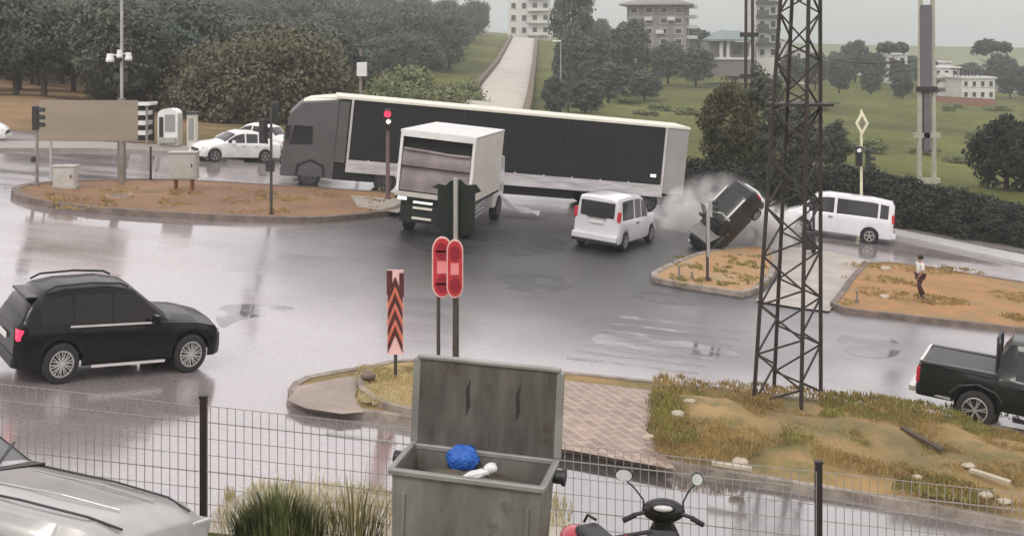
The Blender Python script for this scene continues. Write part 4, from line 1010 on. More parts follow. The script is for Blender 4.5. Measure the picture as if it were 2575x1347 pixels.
# --- box truck (rear view)
bt = thing('box_truck', 'box truck seen from behind with an open top flap above a mauve tarpaulin', 'truck')
a_ = 79; pos = gp(1172, 611)
frame_on_street(bt, pos, a_)
def TB(nm, m, x0, x1, y0, y1, z0, z1, bev=0, par=None):
    mb = MB(); mb.box(((x0+x1)/2, (y0+y1)/2, (z0+z1)/2), (x1-x0, y1-y0, z1-z0)); return obj(nm, mb, m, par or bt, bevel=bev)
w_ = 2.72; L_ = 5.0
TB('side_panel', M_boxside, .1, L_, .0, .06, 1.35, 3.60); TB('side_panel', M_boxside, .1, L_, w_-.06, w_, 1.35, 3.60)
TB('front_panel', M_boxside, L_-.06, L_, .06, w_-.06, 1.35, 3.6); TB('floor', M_under, 0, L_, 0, w_, 1.25, 1.35)
TB('roof', M_white, .0, L_, -.02, w_+.02, 3.60, 3.68)
TB('rear_post', M_white, 0, .1, 0, .10, 1.35, 3.6); TB('rear_post', M_white, 0, .1, w_-.10, w_, 1.35, 3.6); TB('rear_header', M_white, -.01, .1, .10, w_-.10, 3.45, 3.6)
mb = MB(); mb.tube([(.02, .16, 2.96), (.06, w_/3, 2.94), (.04, w_*.7, 3.0), (.02, w_-.16, 3.02)], .05); obj('tarpaulin_roll', mb, M_mauve, bt, smooth=60)
mb = grid_mesh(frange(.12, w_-.12, 16), frange(1.55, 2.98, 12), lambda y, z: 0)
mb.v = [(.06+.03*math.sin(z*9)+.02*noise.noise(Vector((y*3, z*3, 1))), y, z) for (y, z, _) in mb.v]; obj('tarpaulin', mb, M_mauve, bt, smooth=60)
TB('interior_shade_sheet', M_under, .25, .3, .06, w_-.06, 1.36, 3.58)  # dark sheet added behind the opening, standing in for the shaded interior
TB('tarpaulin_seam', M_under, .0, .02, .12, w_-.12, 2.38, 2.43)
TB('tail_beam', mat('pale_beam', (.5, .47, .42), .6), -.06, 0, .9, w_, 1.36, 1.52)
TB('chassis', M_under, .3, L_+1.5, .8, 1.0, .8, 1.25); TB('chassis', M_under, .3, L_+1.5, 1.7, 1.9, .8, 1.25)
TB('rear_panel', M_signal, .12, .2, .25, w_-.2, .45, 1.25)
for z in (1.18, .98, .62): TB('light_bar', M_whitelit if z > 1.1 else M_cream, .04, .12, 1.35, 2.05, z-.035, z+.035)
TB('tail_lamp', M_whitelit, -.05, .1, 2.28, 2.62, 1.22, 1.34, .02); TB('tail_lamp', M_whitelit, -.05, .1, .1, .4, 1.2, 1.32, .02)
for x in (1.2, L_+1.2):
    for y in (.30, w_-.30): wheel(bt, x, y, .48, .34, M_cab, 8, -1 if y < 1 else 1, .6)
for k in range(3): 
    mb = MB(); mb.bar((.4+k*.1, -.02, .75+k*.18), (2.3, -.02, .85+k*.18), .04, .06); obj('side_guard', mb, M_chrome, bt)
mb = MB(); prof = [(L_+.2, .55), (L_+2.1, .5), (L_+2.15, 1.4), (L_+1.75, 2.5), (L_+.2, 2.6)]
mb.prism([(x, .2, z) for x, z in prof], (0, 0, 0), (0, w_-.4, 0)); cb = obj('cab', mb, M_white, bt, bevel=.06)
mb = MB(); mb.prism([(L_+2.12, .4, 1.5), (L_+2.12, w_-.4, 1.5), (L_+1.8, w_-.4, 2.4), (L_+1.8, .4, 2.4)], (0, 0, 0), (.03, 0, .01)); obj('windscreen', mb, M_glass, cb)
# white bumper piece on the road
mb = MB(); pts_ = []
for i in range(15):
    t = i/14; pts_.append(Vector((-.75+1.5*t, 0, .62*(1-t)**3+.10+.14*math.sin(t*3.1)*t)))
for i in range(14):
    a, b = pts_[i], pts_[i+1]; h0 = .10+.04*math.sin(i); mb.bar(a+Vector((0, 0, 0)), b, .35, h0*1.3)
bp = obj('broken_bumper', mb, M_vanw, smooth=40); p = gp(1310, 552); bp.location = (p.x, p.y+.6, p.z+.06)
tag(bp, 'white curved piece of bumper lying right of the box truck on the wet road', 'bumper')

# ------------------------------------------------------------------ signals, posts, signs
def signal_head(parent, loc, rz, lit=None, n=3, s=1.0, housing=None, lens=True):
    e = MB(); e.box((0, 0, 0), (.30*s, .22*s, .92*s)); 
    h = obj('signal_head', e, housing or M_black, parent, bevel=.02, loc=loc); h.rotation_euler = (0, 0, rz)
    for i in range(n):
        z = (.29-.29*i)*s
        m = MB(); m.cyl((0, -.11*s, z), (0, -.125*s, z), .105*s, n=14)
        mt = M_redlit if lit == i else mat('dead_lens', (.05, .05, .045), .3)
        if lit == 'w' and i == 0: mt = M_whitelit
        obj('lens', m, mt, h)
        m = MB()
        for k in range(9):
            a0 = math.pi*(-.1+1.2*k/9); a1 = math.pi*(-.1+1.2*(k+1)/9); q = .125*s
            m.add([(math.cos(a0)*q, -.11*s, z+math.sin(a0)*q), (math.cos(a1)*q, -.11*s, z+math.sin(a1)*q), (math.cos(a1)*q, -.33*s, z+math.sin(a1)*q-.02), (math.cos(a0)*q, -.33*s, z+math.sin(a0)*q-.02)], [(0, 1, 2, 3)])
        obj('visor', m, M_black, h)
    return h
def post(name, label, cat, px, py, h, r=.06, m=None, par=None, mats=None):
    p = gp(px, py); t = thing(name, label, cat, p)
    mb = MB(); mb.cyl((0, 0, -.1), (0, 0, h), r, r*.8, 12); mb.cyl((0, 0, 0), (0, 0, .25), r*1.5, r*1.5, 12)
    obj('pole', mb, m or M_pole, t, smooth=40); return t
# far left signal
t = post('traffic_light', 'traffic light on a brown pole at the left end of the left island', 'traffic light', 93, 480, 2.35, .065)
signal_head(t, (-.05, 0, 2.65), R(100), s=.95)
mb = MB(); mb.cyl((0, 0, 2.1), (0, 0, 3.15), .045, n=8); obj('bracket', mb, M_pole, t)
mb = MB(); mb.box((-.1, -.05, 1.15), (.14, .12, .2)); obj('push_button', mb, M_black, t)
# camera mast and sign
t = post('camera_mast', 'tall pale mast with a cluster of cameras standing behind the blank sign', 'mast', 306, 466, 8.5, .07, M_poleg)
mb = MB(); mb.cyl((0, 0, 0), (0, 0, 3.4), .17, .15, 14); obj('pole_sleeve', mb, M_pole, t, smooth=40)
for (dx, dz, rr) in ((-.42, 4.9, .17), (.3, 4.95, .15), (-.05, 5.05, .13)):
    mb = MB(); mb.ell((dx, -.1, dz), (rr, rr, rr*.9)); mb.cyl((dx, -.1, dz), (dx, -.1, dz+.25), rr*.9, rr*.7); mb.bar((0, 0, dz+.2), (dx, -.1, dz+.2), .05); c = obj('camera', mb, M_white, t, smooth=50)
    mb = MB(); mb.ell((dx, -.12, dz-.12), (rr*.8, rr*.8, rr*.9)); obj('lens_dome', mb, M_black, c, smooth=50)
t = thing('direction_sign', 'large blank grey-beige sign panel seen from behind beside the camera mast', 'sign', gp(222, 467))
mb = MB(); mb.box((0, 0, 2.5), (3.8, .06, 1.55)); obj('panel', mb, M_signback, t)
for z in (2.1, 2.5, 2.9):
    mb = MB(); mb.box((0, .045, z), (3.7, .05, .07)); obj('panel_rib', mb, M_poleg, t)
mb = MB(); mb.box((1.27, .03, .85), (.14, .14, 1.75)); obj('post', mb, M_pole, t)
mb = MB(); mb.box((-1.45, .03, .85), (.08, .08, 1.75)); obj('post', mb, M_poleg, t)
# short post
t = post('short_post', 'short dark post right of the camera mast on the left island', 'post', 379, 463, 1.45, .05, M_poled)
mb = MB(); mb.ell((0, 0, 1.46), (.06, .06, .05)); obj('cap', mb, M_poled, t)
# control cabinets
def cabinet(px, py, w, d, h, label, m, legs=True):
    p = gp(px, py); t = thing('control_cabinet', label, 'cabinet', (p.x, p.y, p.z+.15))
    z0 = .45 if legs else .05
    mb = MB(); mb.box((0, 0, z0+h/2), (w, d, h)); obj('housing', mb, m, t, bevel=.02)
    mb = MB(); mb.box((0, 0, z0+h+.03), (w+.08, d+.08, .06)); obj('lid', mb, m, t, bevel=.01)
    mb = MB(); mb.box((0, -d/2-.012, z0+h/2), (w*.88, .02, h*.88)); dd = obj('door', mb, m, t)
    mb = MB(); mb.box((w*.34, -d/2-.03, z0+h*.55), (.04, .03, .12)); obj('handle', mb, M_black, dd)
    if legs:
        for sx_ in (-1, 1): 
            mb = MB(); mb.box((sx_*w*.3, 0, .2), (.1, .2, .5)); obj('leg', mb, mat('rusty_leg', (.2, .06, .04), .8), t)
    else:
        mb = MB(); mb.box((0, 0, .05), (w*1.1, d*1.1, .1)); obj('plinth', mb, M_conc, t)
cabinet(463, 489, 1.05, .5, 1.0, 'beige control cabinet on rusty legs on the left island', mat('cabinet_beige', (.42, .40, .36), .5))
cabinet(165, 484, .8, .4, .75, 'grey low cabinet near the left end of the left island', mat('cabinet_grey', (.50, .47, .43), .5), legs=False)
# manhole ring
p = gp(300, 508); mb = MB(); mb.cyl((0, 0, .1), (0, 0, .26), .5, .48, 20); 
t = obj('manhole_ring', mb, mat('ring_conc', (.34, .24, .17), .8), smooth=30); t.location = p; tag(t, 'low round concrete manhole ring on the reddish soil of the left island', 'manhole')
mb = MB(); mb.cyl((0, 0, .262), (0, 0, .27), .33, n=18); obj('cover', mb, M_kerbd, t)
# signal pole at 680
t = post('traffic_light', 'traffic light on a slim dark pole at the front kerb of the left island', 'traffic light', 682, 551, 3.9, .055, M_poled)
signal_head(t, (-.28, 0, 3.15), R(140), s=.9); signal_head(t, (.08, .2, 3.75), R(200), s=.8)
mb = MB(); mb.bar((-.28, 0, 2.9), (0, 0, 2.9), .05); obj('bracket', mb, M_poled, t)
mb = MB(); mb.box((-.02, -.1, 1.9), (.3, .1, .4)); obj('switch_box', mb, M_black, t)
# red signal in front of the trailer
t = post('traffic_light', 'traffic light glowing red in front of the trailer beside the box truck', 'traffic light', 975, 512, 3.2, .09, mat('reddish_pole', (.17, .11, .105), .5))
signal_head(t, (0, -.12, 3.45), R(0), lit=0, s=.95)
mb = MB(); mb.cyl((.06, -.26, 3.38), (.06, -.3, 3.38), .10, n=14); obj('lamp', mb, M_whitelit, t)
mb = MB(); mb.cyl((.02, -.26, 3.68), (.02, -.3, 3.68), .14, n=14); obj('lamp', mb, M_redlit, t)
# signal behind trailer
p = at(907, 482, 60); p.z = plane(p.x); t = thing('traffic_light', 'traffic light with a white box and flat shade standing behind the trailer roof', 'traffic light', p)
mb = MB(); mb.cyl((0, 0, 0), (0, 0, 6.1), .07, n=10); obj('pole', mb, M_pole, t)
signal_head(t, (-.33, 0, 5.35), R(60), s=.85)
mb = MB(); mb.box((.08, -.1, 4.95), (.5, .3, .7)); obj('control_box', mb, M_white, t, bevel=.02)
mb = MB(); mb.box((.05, 0, 6.1), (1.3, .4, .07)); obj('shade', mb, M_black, t)
mb = MB(); mb.box((.1, -.1, 5.5), (.5, .3, .22)); obj('camera', mb, M_black, t)
# central signal + red signs
t = post('traffic_light', 'dark green traffic light seen from behind in front of the box truck', 'traffic light', 1146, 972, 4.25, .07, M_poled)
mb = MB(); mb.cyl((0, -.05, 2.6), (0, -.05, 4.3), .045, .045, 12); obj('pole_upper', mb, M_poleg, t, smooth=40)
mb = MB()
pl = [(-.40, 3.25), (-.38, 4.05), (-.50, 4.08), (-.36, 4.16), (-.22, 4.12), (-.12, 4.22), (.10, 4.24), (.22, 4.12), (.42, 4.14), (.52, 4.0), (.40, 3.95), (.38, 3.25), (.2, 3.08), (-.25, 3.08)]
mb.prism([(x, .16, z) for x, z in pl], (0, 0, 0), (0, .05, 0)); bk = obj('backplate', mb, M_signal, t)
h1 = signal_head(t, (-.16, .32, 3.6), R(180), s=1.1, housing=M_signal); h2 = signal_head(t, (.22, .32, 3.6), R(180), s=1.1, housing=M_signal)
def capsule(name, label, loc, wd, ht, rz):
    t = thing(name, label, 'sign', loc, rz, 'red road signs under the central traffic light')
    def cap(w_, h_, y, m, nm, z0=0, cut=None):
        r_ = w_/2; pts = []
        for k in range(17): a = math.pi*k/16; pts.append((math.cos(a)*r_, y, z0+h_/2-r_+math.sin(a)*r_*1.4-.4*r_))
        for k in range(17): a = math.pi+math.pi*k/16; pts.append((math.cos(a)*r_, y, z0-h_/2+r_+math.sin(a)*r_*1.4+.4*r_))
        mb = MB(); mb.prism(pts, (0, .01, 0), (0, -.01, 0)); return obj(nm, mb, m, t)
    cap(wd, ht, 0, M_pinkw, 'border'); cap(wd*.86, ht*.94, -.022, M_signred, 'panel')
    cap(wd*.62, ht*.26, -.044, M_signdred, 'upper_symbol', ht*.26); cap(wd*.62, ht*.26, -.044, M_signdred, 'lower_symbol', -ht*.27)
    mb = MB(); mb.box((0, -.044, 0), (wd*.5, .02, ht*.2)); obj('middle_bar', mb, M_signpink, t)
    return t
p = gp(1100, 968)
c1 = capsule('road_sign', 'left of the two red upright road signs under the central traffic light', (p.x+.10, p.y-.05, p.z+2.44), .42, 1.26, 0)
mb = MB(); mb.cyl((-.08, .06, -2.5), (-.08, .06, .5), .04, n=10); obj('pole', mb, M_poled, c1, smooth=40)
p = gp(1146, 972)
c2 = capsule('road_sign', 'right of the two red upright road signs, fixed to the central traffic light pole', (p.x-.01, p.y-.14, p.z+2.46), .34, 1.2, 0)
# chevron marker
p = gp(994, 978); t = thing('chevron_sign', 'tall narrow chevron marker with dark red and orange arrows on the near median nose', 'sign', p)
mb = MB(); mb.cyl((0, .06, 0), (0, .06, 2.3), .035, n=10); obj('post', mb, M_poled, t, smooth=40)
mb = MB(); mb.box((0, 0, 1.55), (.33, .03, 1.7)); obj('panel', mb, M_pinkw, t)
mb = MB(); mb.box((-.115, -.025, 2.15), (.11, .02, .48)); obj('upper_bar', mb, M_maroon, t); mb = MB(); mb.box((.13, -.025, 2.1), (.09, .02, .48)); obj('upper_bar', mb, M_maroon, t)
for k in range(4):
    z = .74+k*.33
    mb = MB(); mb.prism([(-.15, -.022, z), (0, -.022, z+.36), (.15, -.022, z), (.15, -.022, z+.16), (0, -.022, min(z+.54, 2.38)), (-.15, -.022, z+.16)], (0, 0, 0), (0, -.012, 0)); obj('chevron', mb, M_maroon, t)
    mb = MB(); mb.prism([(-.15, -.022, z+.19), (0, -.022, z+.56), (.15, -.022, z+.19), (.15, -.022, z+.29), (0, -.022, z+.66), (-.15, -.022, z+.29)], (0, 0, 0), (0, -.016-.002*k, 0))
    if k < 3: obj('chevron', mb, M_orange, t)
# signal on the nose median
t = post('traffic_light', 'slim traffic light post on the middle median in front of the crashed car', 'traffic light', 1779, 716, 2.3, .05, M_poled)
mb = MB(); mb.cyl((0.02, 0, .9), (0.02, 0, 2.45), .06, .06, 10); obj('pole_upper', mb, M_poleg, t, smooth=40)
signal_head(t, (.12, 0, 2.45), R(60), s=.6, housing=M_poleg)
mb = MB(); mb.tube([(.05, 0, 2.15), (.2, 0, 2.32), (.45, -.02, 2.3), (.7, -.04, 2.05)], .035); obj('bent_arm', mb, M_poleg, t, smooth=50)
for (px, py, hh, lb) in ((1708, 712, .55, 'short bollard on the left of the middle median nose'), (2155, 772, .5, 'short bollard on the left corner of the right median'), (1740, 712, .35, 'small stub post next to the bollard on the middle median')):
    t = post('bollard', lb, 'bollard', px, py, hh, .04, M_pole); mb = MB(); mb.ell((0, 0, hh), (.05, .05, .04)); obj('cap', mb, M_pole, t)
# dark post behind pylon
t = post('round_topped_post', 'dark post with a round head seen between the pylon legs', 'post', 2046, 640, 2.0, .06, M_black)
mb = MB(); mb.ell((0, 0, 2.1), (.16, .12, .16)); obj('round_head', mb, M_black, t, smooth=50)
mb = MB(); mb.box((-.12, 0, .55), (.4, .3, .7), taper=.7); obj('control_box', mb, M_black, t, bevel=.03)
# diamond sign with signals
p = at(2166, 560, 58); p.z = plane(p.x); t = thing('priority_sign_signal', 'white diamond road sign above a traffic light on a pale pole behind the minivan', 'traffic light', p)
mb = MB(); mb.cyl((0, 0, 0), (0, 0, 5.5), .07, .06, 10); obj('pole', mb, M_yellow, t, smooth=40)
mb = MB(); q = [(-.33, 0), (0, -.62), (.33, 0), (0, .62)]; mb.prism([(x, -.09, 4.85+z) for x, z in q], (0, 0, 0), (0, -.03, 0)); dm = obj('diamond_panel', mb, M_yellow, t)
mb = MB(); mb.prism([(x*.55, -.125, 4.85+z*.55) for x, z in q], (0, 0, 0), (0, -.01, 0)); obj('diamond_centre', mb, mat('diamond_fill', (.22, .2, .12), .5), dm)
signal_head(t, (-.15, -.1, 3.25), R(-10), lit='w', s=1.05); signal_head(t, (.32, 0, 3.1), R(75), s=1.05)
# hillside lamp and posts
p = gx(1410, 150); t = thing('street_lamp', 'slim street lamp on the hillside right of the hill road', 'street lamp', p)
mb = MB(); mb.cyl((0, 0, 0), (0, 0, 8.6), .09, .06, 8); obj('pole', mb, M_poleg, t)
mb = MB(); mb.box((-.5, -.2, 8.65), (1.1, .35, .22)); obj('lamp_head', mb, M_white, t, bevel=.04)
p = at(1429, 268, 90); t = thing('dark_post', 'short dark post just above the trailer roof, right of the hill road', 'post', (p.x, p.y, G(p.x, p.y)))
mb = MB(); mb.cyl((0, 0, 0), (0, 0, p.z-G(p.x, p.y)+1.6), .13, .11, 10); obj('pole', mb, M_poled, t, smooth=40)
mb = MB(); mb.cyl((0, 0, p.z-G(p.x, p.y)+1.6), (0, 0, p.z-G(p.x, p.y)+1.75), .16, n=10); obj('cap', mb, M_poled, t)
# twin concrete pole at right
def twin_pole(name, label, px, Y, dx, ztop, m, cross, m2=None, r=.16, lat=False):
    p = gx(px, Y); t = thing(name, label, 'utility pole', p)
    for sg in (-1, 1):
        mb = MB(); mb.cyl((sg*dx, 0, -.2), (sg*dx*.75, 0, ztop), r, r*.75, 8); obj('leg', mb, m, t, smooth=30)
    for z in cross:
        mb = MB(); mb.box((0, 0, z), (dx*2+.6, .3, .28)); obj('cross_piece', mb, m, t)
    return t
t = twin_pole('concrete_pole', 'tall twin-legged concrete utility pole in the green field at right', 2330, 66, .42, 14, mat('pole_concrete', (.40, .385, .30), .8), (1.6, 4.1))
mb = MB(); mb.box((-.1, -.05, 9.0), (.6, .4, 4.6)); obj('dark_casing', mb, mat('casing', (.12, .115, .13), .6), t)
mb = MB(); mb.box((0, -.05, 6.65), (1.05, .5, .3)); obj('collar', mb, M_black, t)
mb = MB(); mb.box((-.02, 0, 4.9), (.34, .3, 3.3)); obj('dark_casing', mb, mat('casing', (.12, .115, .13), .6), t)
t = twin_pole('twin_pole', 'dark twin utility pole rising out of the trees left of the pylon', 1884, 72, .24, 15, M_steel, (6.5, 9), r=.11)
a = at(1890, 60, 72); b = at(2328, 150, 66); mb = MB()
q_ = [a.lerp(b, i/12)+Vector((0, 0, -1.1*math.sin(math.pi*i/12))) for i in range(13)]; mb.tube(q_, .018, 5)
tag(obj('power_cable', mb, M_black), 'thin sagging power cable between the twin pole and the concrete pole', 'cable')
# ------------------------------------------------------------------ lattice pylon
cs = [gp(1893, 1034), gp(2014, 1056), gp(2064, 1022), gp(1945, 1000)]
ctr = sum(cs, Vector())/4
py = thing('lattice_pylon', 'dark steel lattice pylon standing on the grass mound', 'pylon', (ctr.x, ctr.y, ctr.z))
PH = 9.5
def corner(i, z):
    b = cs[i]-ctr; k = lerp(1.0, .64, z/7.6)
    bz = b.z if z < .5 else 0
    return Vector((b.x*k + .17*z/7.6*0, b.y*k, z + .0))
def corner2(i, z):
    c = corner(i, z); c.x += .036*z/1.0*.9; return c     # the tower leans slightly like in the photograph
for i in range(4):
    mb = MB(); mb.bar(corner2(i, -.1), corner2(i, PH), .07, .07); obj('leg', mb, M_steel, py)
levels = [.25+1.02*k for k in range(10)]
for i in range(4):
    j = (i+1) % 4
    for k in range(9):
        z0, z1 = levels[k], levels[k+1]
        if i % 2 == 0:
            mb = MB(); a = corner2(i, z0); b = corner2(j, z0+.35); mb.bar(a, b, .036, .036)
            c = corner2(i, z1); mb.bar(b, c, .036, .036)
        else:
            mb = MB(); a = corner2(j, z0); b = corner2(i, (z0+z1)/2); mb.bar(a, b, .036, .036); mb.bar(b, corner2(j, z1), .036, .036)
        obj('brace', mb, M_steel, py)
z = H-(262-HY)*ctr.y/F-ctr.z
mb = MB(); a = corner2(0, z)
mb.box((.035*z+.03, 0, z), (1.25, .9, .06)); obj('platform', mb, M_steel, py)
# ------------------------------------------------------------------ litter and stones on the mound
rs = random.Random(8)
for i, (px, py_, s_, lb) in enumerate(((1735, 1010, .12, 'pale stone among the weeds left of the pylon foot'), (1705, 1040, .13, 'pale stone nearest the paved crossing on the mound'), (2305, 1200, .10, 'pale stone in the middle of the lower mound'), (2480, 1245, .12, 'pale stone near the lower right kerb of the mound'), (2525, 1260, .12, 'pale stone rightmost near the kerb'), (2435, 1170, .11, 'pale stone at the right of the mound'), (1630, 1098, .1, 'small white stone at the edge of the paved crossing'), (2225, 745, .16, 'pale stone on the orange soil left of the walking person'), (2228, 675, .2, 'pale rubble at the top corner of the right median'), (1860, 1160, .14, 'broken slab piece at the lower kerb below the pylon'), (926, 946, .16, 'dark rock on the kerb tip left of the chevron marker'))):
    p = gp(px, py_, .35 if py_ > 900 else .18); mb = MB(); s_ *= .75; mb.ell((0, 0, 0), (s_*1.4, s_, s_*.7), 9, 6, .35, i)
    o = obj('stone', mb, M_stone if i != 10 else M_kerbd, smooth=30); o.location = p; tag(o, lb, 'stone', 'stones scattered on the medians')
for (a, b, lb) in (((2270, 1075), (2370, 1130), 'long narrow plank lying on the mound right of the pylon'), ((2440, 1180), (2540, 1212), 'pale broken board near the lower right of the mound'), ((1790, 1162), (1890, 1178), 'beige length of wood at the kerb below the pylon')):
    pa = gp(*a, .42); pb = gp(*b, .42); mb = MB(); mb.bar(pa, pb, .12, .05); tag(obj('plank', mb, M_stone if 'beige' in lb or 'pale' in lb else M_bark), lb, 'plank')

# ------------------------------------------------------------------ roadside objects far left
p = at(352, 372, 60.5); p.z = plane(p.x)+.12; t = thing('bus_shelter', 'small roadside shelter with a white roof and dark shelves on the far left pavement', 'shelter', p)
mb = MB(); mb.box((0, 0, 1.95), (1.4, 1.4, .14)); obj('roof', mb, M_white, t, bevel=.02)
for x in (-.5, .5):
    for y in (-.5, .5):
        mb = MB(); mb.box((x, y, .95), (.1, .1, 1.9)); obj('post', mb, M_pole, t)
for z in (.5, 1.0, 1.5):
    mb = MB(); mb.box((.15, 0, z), (.75, .9, .22)); obj('shelf', mb, M_white, t)
mb = MB(); mb.box((.1, .42, .95), (1.0, .06, 1.8)); obj('back_panel', mb, M_black, t)
p = at(428, 380, 60.5); p.z = plane(p.x)+.12; t = thing('kiosk', 'white arched kiosk with grey shutter beside the shelter on the far pavement', 'kiosk', p)
q = [(-.5, 0), (.5, 0), (.5, 1.6)]+[(math.cos(a)*.5, 1.6+math.sin(a)*.28) for a in frange(0, math.pi, 9)[1:-1]]+[(-.5, 1.6)]
mb = MB(); mb.prism([(x, -.45, z) for x, z in q], (0, 0, 0), (0, .9, 0)); obj('housing', mb, M_white, t)
mb = MB(); mb.box((.12, -.46, 1.15), (.5, .04, .85)); obj('shutter', mb, M_greypanel, t)
mb = MB(); mb.box((-.32, -.47, .95), (.2, .04, 1.0)); obj('dark_panel', mb, M_black, t)
mb = MB(); mb.box((0, -.6, .3), (.9, .3, .25)); obj('counter', mb, M_poleg, t)
p = at(484, 386, 60.5); p.z = plane(p.x)+.12; t = thing('kiosk', 'narrow pale kiosk right of the arched kiosk on the far pavement', 'kiosk', p)
mb = MB(); mb.box((0, 0, .85), (.45, .5, 1.7)); obj('housing', mb, M_boxside, t, bevel=.02); mb = MB(); mb.box((0, 0, 1.75), (.6, .7, .1)); obj('roof', mb, M_black, t)
mb = MB(); mb.box((0, -.27, .95), (.25, .04, 1.1)); obj('window', mb, M_greypanel, t)

# ------------------------------------------------------------------ fence
def fence_base(X): return .78-.107*X
fen = thing('fence', 'welded wire mesh fence with dark posts along the near yard', 'fence', (0, 15, 0))
posts = [(512-CX)/200, (1285-CX)/200+.05, (2058-CX)/200, (512-CX)/200-3.87, (2058-CX)/200+3.9]
posts = sorted(posts)
def ftop(X): return fence_base(X)+1.50
for X in posts:
    mb = MB(); mb.box((X, 0, fence_base(X)+.66), (.085, .07, 1.85)); p_ = obj('post', mb, M_fpost, fen)
    mb = MB(); mb.box((X, 0, fence_base(X)+1.60), (.1, .085, .03)); obj('cap', mb, M_fpost, p_)
for a, b in zip(posts[:-1], posts[1:]):
    mb = MB(); x = a+.1
    while x < b-.04:
        mb.bar((x, -.055, fence_base(x)+.04), (x, -.055, ftop(x)), 0.009, 0.009, up=(0, 1, 0)); x += .105
    for k in range(8):
        z = .06+k*.205; mb.bar((a+.05, -.045, fence_base(a)+z), (b-.05, -.045, fence_base(b)+z), .008 if k % 3 else .012, .008 if k % 3 else .012, up=(0, 1, 0))
    obj('mesh_panel', mb, M_fence, fen)
# plants at the fence
def reeds(name, label, px, Y, n, h, m, seed, spread=.5):
    r_ = random.Random(seed); X = (px-CX)*Y/F; z = G(X, Y); t = thing(name, label, 'plant', (X, Y, z)); mb = MB(); 
    for i in range(n):
        a = r_.random()*6.28; rr = r_.random()**.7*spread; bx, by = math.cos(a)*rr, math.sin(a)*rr*.6
        hh = h*r_.uniform(.5, 1.1)*(1-.5*rr/spread); lean = r_.uniform(.1, .5)*hh; p0 = Vector((bx, by, -.05)); dirr = Vector((math.cos(a), math.sin(a)*.5, 0)); sd_ = Vector((-dirr.y, dirr.x, 0))*.014
        p1 = p0+Vector((0, 0, hh*.6))+dirr*lean*.4; p2 = p0+Vector((0, 0, hh))+dirr*lean
        mb.add([p0-sd_, p0+sd_, p1+sd_*1.3, p1-sd_*1.3, p2], [(0, 1, 2, 3), (3, 2, 4)])
    obj('leaves', mb, m, t); return t
reeds('reed_plant', 'dark green bushy plant at the fence left of the waste container', 705, 14.3, 900, .78, mat('bush_green', (.17, .19, .055), .7, col2=(.07, .09, .03), scale=8), 3, .55)
reeds('reed_plant', 'pale spiky reeds around the green plant at the fence', 770, 14.6, 240, 1.05, mat('pale_reed', (.62, .56, .38), .8, col2=(.48, .42, .26), scale=4), 5, 1.05)
reeds('reed_plant', 'thin dry stalks between the green plant and the waste container', 890, 14.5, 90, 1.1, mat('olive_stalk', (.20, .18, .07), .8), 6, .4)

# ------------------------------------------------------------------ waste container
dp = at(1206, 1138, 10.95); CW, CDp, CHt = 1.33, .66, 1.35
con = thing('waste_container', 'stained galvanised waste container with its lid standing open', 'waste container', (dp.x-.02, dp.y, dp.z-CHt))
con.rotation_euler = (R(0), R(2.5), R(-12))
def wall_pts(z): k = lerp(.90, 1, z/CHt); return CW/2*k, CDp*k
def CB(nm, m, c, d, bev=0, par=None, rot=None):
    mb = MB(); mb.box(c, d, rot); return obj(nm, mb, m, par or con, bevel=bev)
mb = MB(); t_ = .02
for (x0, y0, x1, y1) in ((-1, -1, 1, -1), (1, -1, 1, 0), (1, 0, -1, 0), (-1, 0, -1, -1)):
    vs = []
    for z, kk in ((.22, .93), (CHt, 1)):
        for (x, y) in ((x0, y0), (x1, y1)): vs.append(Vector((x*CW/2*kk, y*CDp, z)))
    cen = Vector((0, -CDp/2, 0)); ins = [v+(Vector((cen.x-v.x, cen.y-v.y, 0)))*.035 for v in vs]
    mb.add(vs+ins, [(0, 1, 3, 2), (4, 6, 7, 5), (2, 3, 7, 6), (0, 4, 5, 1), (0, 2, 6, 4), (1, 5, 7, 3)])
mb.box((0, -CDp/2, .25), (CW*.92, CDp*.96, .04)); obj('body', mb, M_bin, con)
mb = MB(); mb.bar((-CW/2-.03, -CDp-.01, CHt), (CW/2+.03, -CDp-.01, CHt), .06, .05); mb.bar((-CW/2-.01, -CDp, CHt+.002), (-CW/2-.01, 0, CHt+.002), .06, .05); mb.bar((CW/2+.01, -CDp, CHt+.002), (CW/2+.01, 0, CHt+.002), .06, .05); mb.bar((-CW/2-.03, 0, CHt), (CW/2+.03, 0, CHt), .04, .05); obj('rim', mb, M_galv, con, bevel=.01)
lid = CB('lid', M_lid, (0, .05, CHt+.415), (CW, .03, .80))
mb = MB(); lw = CW/2
for (a, b) in (((-lw-.01, .045, CHt+.82), (lw+.01, .045, CHt+.82)), ((-lw-.012, .045, CHt+.02), (-lw-.012, .045, CHt+.80)), ((lw+.012, .045, CHt+.02), (lw+.012, .045, CHt+.80))): mb.bar(a, b, .07, .035)
obj('lid_edge', mb, M_galv, lid, bevel=.008)
for x in (-.19, .28): 
    mb = MB(); mb.prism([(x, .03, CHt+.32), (x+.035, .03, CHt+.42), (x+.02, .03, CHt+.55), (x+.03, .03, CHt+.66), (x-.01, .03, CHt+.56), (x+.0, .03, CHt+.44)], (0, 0, 0), (0, -.006, 0)); obj('stain', mb, mat('tar_stain', (.03, .026, .024), .6), lid)
mb = MB(); mb.cyl((CW/2+.02, -.18, CHt-.06), (CW/2+.10, -.18, CHt-.06), .06, n=16); mb.cyl((CW/2+.10, -.18, CHt-.06), (CW/2+.13, -.18, CHt-.06), .075, n=16); obj('lifting_pin', mb, M_black, con, smooth=40)
